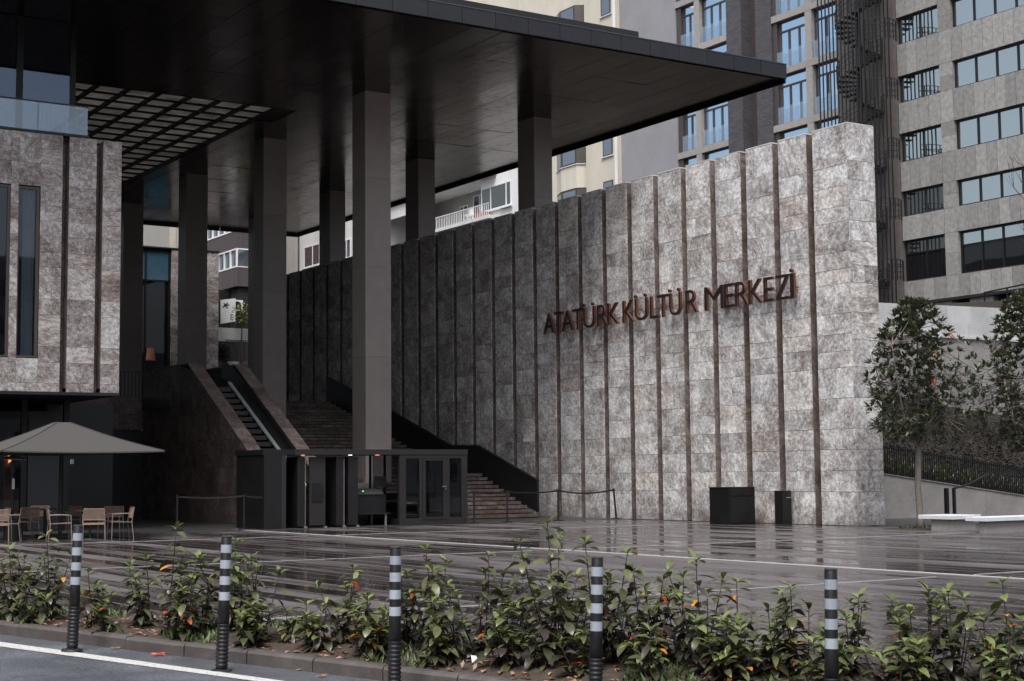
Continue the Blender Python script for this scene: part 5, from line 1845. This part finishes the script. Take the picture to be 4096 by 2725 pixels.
# ================================================================== TREES
def magnolia(x, y, zf, ztop, R, lab, seed, n_ros):
    r = random.Random(seed)
    t = thing('magnolia_tree', (x, y, 0), lab, 'tree', 'evergreen trees beside the stone wall')
    tk = MB()
    tk.tube([(x, y, -.02), (x + .01, y, .25), (x - .03, y + .02, 1.1), (x + .02, y, zf)], [.125, .095, .085, .085], 10)
    part('trunk', tk, 'bark', t, True)
    limbs = []
    lb = MB()
    nl = 7
    for i in range(nl):
        a = 2 * PI * i / nl + r.uniform(-.3, .3)
        rr = R * r.uniform(.45, .95) if i else 0.1
        zt_ = zf + (ztop - zf) * (r.uniform(.35, .75) if i else .97)
        p0 = Vector((x, y, zf - r.uniform(0, .12)))
        p3 = Vector((x + rr * math.cos(a), y + rr * math.sin(a), zt_))
        p1 = p0.lerp(p3, .33) + Vector((.25 * math.cos(a) * rr, .25 * math.sin(a) * rr, -.1))
        p2 = p0.lerp(p3, .68) + Vector((.15 * math.cos(a) * rr, .15 * math.sin(a) * rr, 0.02))
        lb.tube([p0, p1, p2, p3], [.045 if i else .07, .032, .022, .01], 6)
        limbs += [p0.lerp(p3, .3), p1, p2, p2.lerp(p3, .5), p3]
    part('limb', lb, 'bark', t, True)
    cr_ = MB()
    tw = MB()
    cz = zf + (ztop - zf) * .42
    for k in range(n_ros):
        while True:
            f = r.uniform(.07, 1.0) if r.random() > .05 else r.uniform(.0, .1)
            z = zf + (ztop - zf) * f
            prof = math.sin(PI * min(1, max(0, (f + .10) / 1.15)) ** .78) ** .7
            q = r.random() ** .5
            a = r.uniform(0, 2 * PI)
            wob = 1 + .22 * math.sin(3 * a + seed) + .15 * math.sin(5 * a + 9 * f)
            rad_ = R * prof * q * wob
            if rad_ > .05 or f > .6: break
        p = Vector((x + rad_ * math.cos(a), y + rad_ * math.sin(a), z))
        near = min(limbs, key=lambda L_: (L_ - p).length)
        if (near - p).length > .12 and r.random() < .6:
            tw.tube([near, near.lerp(p, .5) + Vector((0, 0, -.04)), p], [.012, .009, .006], 4, False)
        out = (p - Vector((x, y, cz))).normalized() * .8 + Vector((0, 0, .8))
        out.normalize()
        nlv = r.randint(6, 9)
        e1 = out.cross(Vector((0.3, .8, .1))).normalized()
        e2 = out.cross(e1)
        for j in range(nlv):
            b = 2 * PI * j / nlv + r.uniform(-.3, .3)
            op = r.uniform(.3, 1.15)
            d = out * math.cos(op) + (e1 * math.cos(b) + e2 * math.sin(b)) * math.sin(op)
            leaf_quad(cr_, p + d * .01, d, r.uniform(.15, .24), r.uniform(.065, .10))
    part('twig', tw, 'bark', t)
    part('crown', cr_, 'magnolia', t)
    for k, (dx, dz, mt) in enumerate(((-.45, .42, 'leaf_red'), (-.35, .62, 'leaf_dry'), (.25, .75, 'leaf_orange'))):
        m_ = MB()
        q = Vector((x + dx, y - R * .72, zf + (ztop - zf) * dz))
        for a in range(5):
            leaf_quad(m_, q, Vector((math.cos(a * 1.25), -.3, math.sin(a * 1.25))), .13, .07)
        part('dead_leaf', m_, mt, t)
    return t


magnolia(32.0, 29.6, 2.25, 6.15, 1.42, 'evergreen tree with slim pale trunk right beside the end of the stone wall', 4, 700)
magnolia(34.9, 28.0, 2.1, 6.35, 1.75, 'fuller evergreen tree cut by the right picture edge', 9, 860)
tp = MB()
for _ in range(240):
    a = rv.uniform(0, 2 * PI); q = rv.random() ** .5
    p = Vector((32.0 + .75 * q * math.cos(a), 29.6 + .55 * q * math.sin(a), .01))
    leaf_quad(tp, p, Vector((rv.uniform(-1, 1), rv.uniform(-1, 1), rv.uniform(.1, .6))), rv.uniform(.05, .13), .04)
pit = thing('tree_pit', (32.0, 29.6, 0), 'tree pit of soil and weeds round the slim pale trunk', 'tree pit')
part('soil', MB().box(31.2, 32.8, 29.0, 30.2, 0.0, 0.012), 'soil', pit)
part('weed', tp, 'leaf_dark', pit, kind='stuff')


def bare_tree(x, y, z0, h, lab, seed, spread=.5):
    r = random.Random(seed)
    t = thing('bare_tree', (x, y, z0), lab, 'tree', 'leafless trees behind the walls')
    tk, tw = MB(), MB()

    def grow(p, d, L, rad_, lev):
        pts = [p]
        for k in range(4):
            d = (d + Vector((r.gauss(0, .12), r.gauss(0, .12), .06))).normalized()
            pts.append(pts[-1] + d * L / 4)
        (tk if lev < 2 else tw).tube(pts, [rad_ * (1 - .14 * i) for i in range(5)], 5 if lev < 2 else 3, False)
        if lev < 4:
            for k in range(3 if lev else 5):
                q = pts[r.randint(2, 4)] if lev else pts[r.randint(2, 4)]
                a = r.uniform(0, 2 * PI)
                nd = (d + Vector((math.cos(a), math.sin(a), r.uniform(-.1, .5))) * spread * r.uniform(.7, 1.5)).normalized()
                grow(q, nd, L * r.uniform(.5, .72), rad_ * .5, lev + 1)
    grow(Vector((x, y, z0)), Vector((0, 0, 1)), h * .45, h * .011, 0)
    part('trunk', tk, 'bark_dark', t)
    part('twig', tw, 'bark_dark', t)


bare_tree(37.4, 42.6, 5.0, 9.3, 'leafless tree whose twigs show above the stone wall top, before the brick tower', 5, .42)
bare_tree(35.6, 43.2, 5.5, 7.6, 'low leafless tree showing thin twigs above the stone wall, before the grey flank', 8, .6)
bare_tree(53.2, 37.2, 2.5, 15.0, 'leafless tree reaching in from the right picture edge before the office windows', 12, .5)

# ================================================================== BOLLARDS
bpos = [(4.657, 15.303, -.132, .05), (5.47, 13.48, -.212, .05), (6.316, 11.75, -.276, .015), (7.25, 10.15, -.335, .035), (8.145, 8.445, -.386, .03)]
bl_lab = ['striped flexible bollard farthest left on the road edge', 'striped flexible bollard second from the left, its base on the white line',
          'striped flexible bollard in the middle of the five', 'striped flexible bollard second from the right among the shrubs',
          'striped flexible bollard farthest right, amid the shrubs']


def make_bollard():
    H = 1.22
    t = thing('bollard', (0, 0, 0), 'x', 'bollard', 'striped bollards along the road')
    r0 = .0475
    body = MB()
    prof = [(.056, .03)]
    z = .05
    while z < .42:
        prof += [(.050, z), (.0575, z + .010), (.0575, z + .022), (.050, z + .030)]
        z += .036
    prof += [(.0545, .44), (.0500, .62), (r0, .66), (r0, H - .012), (r0 - .006, H)]
    body.tube_z(0, 0, prof, 20)
    obj('post', body.mesh('bollard_post', 'rubber', True), t, local=True)
    cap = MB().tube_z(0, 0, [(r0 + .002, H - .002), (r0 + .002, H + .006), (r0 - .01, H + .012)], 20)
    obj('cap', cap.mesh('bollard_cap', 'panel_grey'), t, local=True)
    fl = MB().tube_z(0, 0, [(.105, .0), (.105, .012), (.075, .026), (.06, .034)], 22)
    obj('base', fl.mesh('bollard_base', 'rubber', True), t, local=True)
    bm_ = MB()
    for k in range(6):
        a = k * PI / 3
        bm_.tube_z(.088 * math.cos(a), .088 * math.sin(a), [(.010, .018), (.010, .030)], 6)
    obj('bolt', bm_.mesh('bollard_bolt', 'panel_grey'), t, local=True)
    for (a, b) in ((.0697, .143), (.209, .286), (.355, .432), (.497, .572)):
        bd = MB()
        n = 20
        zt_, zb_ = H - a, H - b
        rr = lambda z_: (r0 if z_ > .66 else r0 + (.66 - z_) * .0625) + .0016
        vs_ = []
        for z_ in (zb_, zt_):
            vs_ += [(rr(z_) * math.cos(2 * PI * k / n), rr(z_) * math.sin(2 * PI * k / n), z_) for k in range(n)]
        bd.add(vs_, [(k, (k + 1) % n, (k + 1) % n + n, k + n) for k in range(n)])
        obj('reflective_band', bd.mesh('bollard_band', 'white_tape', True), t, local=True)
    return t


b0 = make_bollard()


def copy_thing(src, loc, rot=(0, 0, 0), label=None):
    c = src.copy(); COL.objects.link(c)
    c.location = loc; c.rotation_euler = rot
    if label: c['label'] = label
    for ch in list(src.children):
        d = ch.copy(); COL.objects.link(d); d.parent = c
        for gch in list(ch.children):
            e = gch.copy(); COL.objects.link(e); e.parent = d
    return c


for i, (x, y, z, ln) in enumerate(bpos):
    rot = (ln / 1.22 * .54, ln / 1.22 * .84, rv.uniform(0, 1))
    if i == 0:
        b0.location = (x, y, z); b0.rotation_euler = rot; b0['label'] = bl_lab[0]
    else:
        copy_thing(b0, (x, y, z), rot, bl_lab[i])

# ================================================================== SHRUBS
def leaf_mesh(mat, L=1.0, W=.40, droop=.5, fold=.10, wave=0.0):
    m_ = MB()
    rows_ = [0.0, .14, .34, .58, .80, .94]
    wid = [.05, .34, .80, 1.0, .72, .30]
    vs_ = []
    for tt, ww in zip(rows_, wid):
        xx = L * (tt - .10 * droop * tt * tt)
        zz_ = L * (.12 * tt - droop * tt * tt * .62)
        hw = W * .5 * ww * L
        up_ = fold * hw * 2
        vs_ += [(xx, -hw, zz_ + up_ + wave * math.sin(tt * 9)), (xx, 0, zz_), (xx, hw, zz_ + up_ - wave * math.sin(tt * 9))]
    tip = (L * (1 - .12 * droop), 0, L * (.12 - droop * .64))
    vs_.append(tip)
    fs_ = []
    for r_ in range(5):
        a = r_ * 3
        fs_ += [(a, a + 3, a + 4, a + 1), (a + 1, a + 4, a + 5, a + 2)]
    fs_ += [(15, 18, 16), (16, 18, 17)]
    m_.add(vs_, fs_)
    return m_.mesh('leaf_' + mat, mat, True)


LM = {}
for mt in ('leaf_dark', 'leaf_mid', 'leaf_new', 'leaf_purple', 'leaf_orange', 'leaf_red'):
    LM[mt] = [leaf_mesh(mt, 1.0, w_, d_, f_, v_) for (w_, d_, f_, v_) in ((.40, .65, .10, 0), (.44, .95, .08, .012), (.36, .45, .14, 0), (.42, 1.15, .06, .015))]

shr = [(-1.77, 0.85, 0.72), (-1.5, 1.1, 0.87), (-1.36, 0.70, 0.44), (-0.58, 0.85, 0.56), (-0.25, 0.70, 0.36), (-0.1, 1.15, 0.69), (0.43, 0.9, 1.01), (0.84, 0.75, 0.59), (0.58, 1.25, 0.51), (0.99, 1.25, 0.89), (1.6, 0.85, 0.77), (1.66, 0.68, 0.38), (1.87, 0.95, 0.31), (2.37, 0.75, 0.41), (2.55, 1.05, 0.7), (3.02, 0.75, 0.52), (2.93, 1.15, 0.33), (3.21, 1.15, 0.63), (3.54, 1.05, 0.9), (3.95, 0.75, 0.66), (4.01, 1.05, 0.85), (4.26, 1.25, 0.64), (4.46, 0.75, 0.41), (4.8, 1.05, 1.13), (4.84, 0.75, 0.63), (4.98, 1.15, 0.69), (5.26, 0.95, 1.02), (5.43, 1.1, 0.68), (5.75, 0.95, 0.81), (5.9, 1.2, 0.71), (6.27, 0.95, 0.89), (6.49, 1.15, 0.69), (6.52, 0.75, 0.5), (6.84, 0.95, 0.54), (7.1, 1.05, 0.7), (7.48, 1.1, 0.62), (7.4, 0.75, 0.47), (7.9, 0.85, 0.51), (8.07, 1.1, 0.68), (8.36, 0.95, 0.72), (8.5, 1.2, 0.48), (8.78, 0.95, 0.79), (8.91, 1.15, 0.63), (-2.23, 0.95, 0.59)]
shr = [(a, b, c * 1.10) for a, b, c in shr] + [(1.75 + .35 * i, .60 + .06 * (i % 3), .40 + .20 * ((i * 37) % 10) / 10) for i in range(21) if i % 2 == 0]
shr.sort()
bs_s = [inv_st(x, y)[0] for (x, y, z, l) in bpos]
ordn = ['first', 'second', 'third', 'fourth', 'fifth', 'sixth', 'seventh', 'eighth', 'ninth', 'tenth', 'eleventh', 'twelfth', 'thirteenth', 'fourteenth', 'fifteenth', 'sixteenth', 'seventeenth', 'eighteenth', 'nineteenth', 'twentieth']
bname = ['leftmost', 'second', 'middle', 'fourth', 'rightmost']
cnt = {}
for si, (s, t_, h) in enumerate(shr):
    r = random.Random(900 + si)
    seg = sum(1 for b in bs_s if s > b)
    cnt[seg] = cnt.get(seg, 0) + 1
    k = cnt[seg]
    size = 'tall' if h > .8 else ('knee-high' if h > .5 else 'low')
    if seg == 0:
        lab = f'{size} leafy shrub left of the leftmost bollard, {ordn[k-1]} from the picture edge'
    else:
        lab = f'{size} leafy shrub, {ordn[k-1]} one to the right of the {bname[seg-1]} striped bollard'
    p = B0 + U * s + N * t_
    z0 = bedz(s, t_) - .01
    sh = thing('shrub', (p.x, p.y, z0), lab, 'shrub', 'shrubs in the bed along the kerb')
    stm = MB()
    nst = r.randint(5, 6) if h < .5 else r.randint(6, 7)
    total = 0
    for q in range(nst):
        hh = h if q == 0 else h * r.uniform(.45, .92)
        lean = .10 if q == 0 else r.uniform(.15, .5)
        a = r.uniform(0, 2 * PI)
        d = Vector((math.cos(a) * lean, math.sin(a) * lean, 1))
        d *= hh / d.z
        base_ = Vector((p.x + r.uniform(-.05, .05), p.y + r.uniform(-.05, .05), z0))
        mid = base_ + d * .5 + Vector((r.uniform(-.03, .03), r.uniform(-.03, .03), 0)) + Vector((math.cos(a), math.sin(a), 0)) * lean * .12
        top = base_ + d
        top.z = z0 + hh - .03
        crv = lambda f: base_ * (1 - f) ** 2 + mid * 2 * f * (1 - f) + top * f * f
        stm.tube([crv(f / 5) for f in range(6)], [.0085, .0075, .0065, .0055, .0045, .003], 6, False)
        phi = r.uniform(0, 6)
        f = r.uniform(.06, .16)
        gap = .034 / hh
        while f < 1.0:
            pt = crv(f)
            phi += 2.4 + r.uniform(-.35, .35)
            u_ = r.random()
            near_top = f > 1 - .10 / hh
            if near_top:
                mt = 'leaf_new' if u_ < .55 else 'leaf_mid'
                el = r.uniform(.1, .75); L = r.uniform(.11, .16)
            else:
                el = r.uniform(-.35, .5); L = r.uniform(.125, .205) * (1.0 if f > .3 else .9)
                mt = 'leaf_dark' if u_ < .60 else ('leaf_mid' if u_ < .80 else ('leaf_purple' if u_ < .950 else ('leaf_orange' if u_ < .980 else 'leaf_red')))
                if f > .55 and u_ < .5: mt = 'leaf_mid'
            if mt in ('leaf_orange', 'leaf_red'): L *= .72
            if total < 298:
                obj('leaf', r.choice(LM[mt]), sh, pt, (r.uniform(-.4, .4), -el, phi), (L, L * r.uniform(.85, 1.15), L))
                total += 1
            f += gap * r.uniform(.7, 1.3)
        for j in range(4):
            obj('leaf', r.choice(LM['leaf_new'][:3]), sh, crv(.995), (0, -r.uniform(.25, 1.0), phi + j * 1.57 + r.uniform(-.3, .3)), (r.uniform(.10, .15),) * 3) if total < 298 else None
            total += 1
    part('stem', stm, 'bark_dark', sh, True)

# ground cover in the bed
gc = MB()
dry = MB()
for _ in range(7000):
    s = rv.uniform(-3.2, 10.5)
    t_ = kt(s) + KW + rv.random() * BEDW
    clump = math.sin(s * 2.3) + math.sin(s * 5.1 + t_ * 4)
    p = Vector(st(s, t_, bedz(s, t_)))
    if clump > .35:
        leaf_quad(gc, p, Vector((rv.uniform(-.8, .8), rv.uniform(-.8, .8), 1)), rv.uniform(.05, .15), rv.uniform(.012, .04))
    elif rv.random() < .2:
        leaf_quad(dry, p + Vector((0, 0, .02)), Vector((rv.uniform(-1, 1), rv.uniform(-1, 1), rv.uniform(-.1, .4))), rv.uniform(.05, .12), rv.uniform(.03, .06))
o = obj('ground_cover', gc.mesh('ground_cover', 'grass')); tag(o, 'bright green weeds and grass between the shrubs', 'grass', kind='stuff')
o = obj('leaf_litter', dry.mesh('leaf_litter', 'leaf_dry')); tag(o, 'dry brown leaf litter lying in the shrub bed', 'leaves', kind='stuff')
# dried umbels of a seeded weed
for (s, t_, h, lab) in ((2.62, 1.2, .60, 'dried pale weed with seed heads left of the middle bollard'), (1.22, 1.2, .85, 'yellowish seed-head weed right of the second bollard')):
    p = Vector(st(s, t_, bedz(s, t_)))
    t = thing('dry_weed', p, lab, 'weed')
    w_ = MB()
    for k in range(16):
        e = p + Vector((rv.uniform(-.12, .12), rv.uniform(-.12, .12), h * rv.uniform(.6, 1)))
        w_.tube([p, p.lerp(e, .6) + Vector((0, 0, .05)), e], [.003, .002, .0013], 4, False)
        w_.tube_z(e.x, e.y, [(.004, e.z - .005), (.006, e.z + .004), (.003, e.z + .012)], 6)
    part('stalk', w_, 'bark', t)
# fallen leaves: palm-shaped, curled
def fallen(x, y, z, sz, mt, lab, seed):
    r = random.Random(seed)
    m_ = MB()
    n = 10
    vs_ = [(x, y, z + .012 + sz * .12)]
    for k in range(n * 2):
        a = k * PI / n
        rr = sz * (1.0 if k % 2 == 0 else .52) * (.7 + .3 * abs(math.cos(a)))
        vs_.append((x + rr * math.cos(a), y + rr * .8 * math.sin(a), z + .006 + sz * (.30 if k % 2 == 0 else .05) * r.random()))
    m_.add(vs_, [(0, 1 + k, 1 + (k + 1) % (2 * n)) for k in range(2 * n)])
    single('fallen_leaf', m_, mt, (x, y, z), lab, 'leaf', 'fallen leaves on the road')


for (s, t_, mt, sz, lab) in ((.86, .28, 'leaf_red', .085, 'bright red leaf lying on the asphalt against the kerb'), (.22, .36, 'leaf_dry', .06, 'rusty leaf on the asphalt between the two left bollards'),
                             (2.95, .12, 'leaf_dry', .06, 'pale brown leaf on the asphalt left of the middle bollard'), (2.55, .30, 'leaf_dry', .03, 'tiny brown leaf by the kerb left of the middle bollard')):
    p = st(s, t_, zroad(s) + .006)
    fallen(p[0], p[1], p[2], sz, mt, lab, int(s * 100))
lit = single('paper_litter', MB().add([(0, 0, 0), (.07, .01, .02), (.08, .06, .05), (.02, .05, .06), (.04, .03, .04)], [(0, 1, 4), (1, 2, 4), (2, 3, 4), (3, 0, 4)]), 'white_paint', (0, 0, 0), 'crumpled white paper scrap lying in the shrub bed', 'litter')
lit.location = st(4.15, .72, bedz(4.15, .72) + .02)
# scraps on the plaza: small pale drops and leaves
for i, (x, y, lab) in enumerate(((24.3, 40.7, 'tiny pale scrap on the wet paving in front of the kiosk booth'), (17.6, 33.2, 'tiny pale scrap on wet paving beyond the middle bollard, left of the long white strip'), (24.0, 27.5, 'tiny pale scrap on the wet paving in front of the lettered wall'), (19.3, 21.0, 'tiny pale scrap on the paving just behind the long white strip, toward the right'))):
    m_ = MB(); leaf_quad(m_, Vector((x, y, .012)), Vector((rv.uniform(-1, 1), rv.uniform(-1, 1), .02)), .07, .05)
    single('paving_leaf', m_, 'white_paint', (x, y, .01), lab, 'litter', 'pale scraps on the wet paving')

# unseen blocks added across the road to block low sky and fill reflections
ry = random.Random(123)
for (x0, x1, y0, y1, h, mt, lab) in ((-62, -44, -6, 40, 21, 'beige_wall', 'tall beige block added across the road to screen low sky, far left'), (-52, -22, -42, -26, 17, 'grey_wall', 'grey block added across the road to screen low sky, lowest of the row'),
                                     (-18, 10, -52, -38, 23, 'cream_wall', 'long cream block added across the road to screen low sky'), (16, 44, -54, -40, 20, 'hotel_stone', 'brown stone block added across the road to screen low sky'), (52, 84, -44, -28, 18, 'beige_wall', 'beige block added across the road to screen low sky, far right')):
    t = thing('sky_screen_block', ((x0 + x1) / 2, (y0 + y1) / 2, -1), lab, 'building', 'unseen blocks added against the low sky')
    part('wall', MB().box(x0, x1, y0, y1, -6, h), mt, t)
    wm = MB()
    z = 1.0
    while z < h - 2.2:
        if x0 > -60:
            x = x0 + 1.2
            while x < x1 - 1.6:
                wm.box(x, x + 1.3, y1 + .002, y1 + .05, z, z + 1.6); x += 2.6
        else:
            y = y0 + 1.2
            while y < y1 - 1.6:
                wm.box(x1 + .002, x1 + .05, y, y + 1.3, z, z + 1.6); y += 2.6
        z += 3.1
    part('window', wm, 'glass_house', t, kind='stuff')

# far ground under everything
mb = MB()
mb.quad((-700, -700, -6), (700, -700, -6), (700, 900, -6), (-700, 900, -6))
structure('ground', mb, 'concrete')
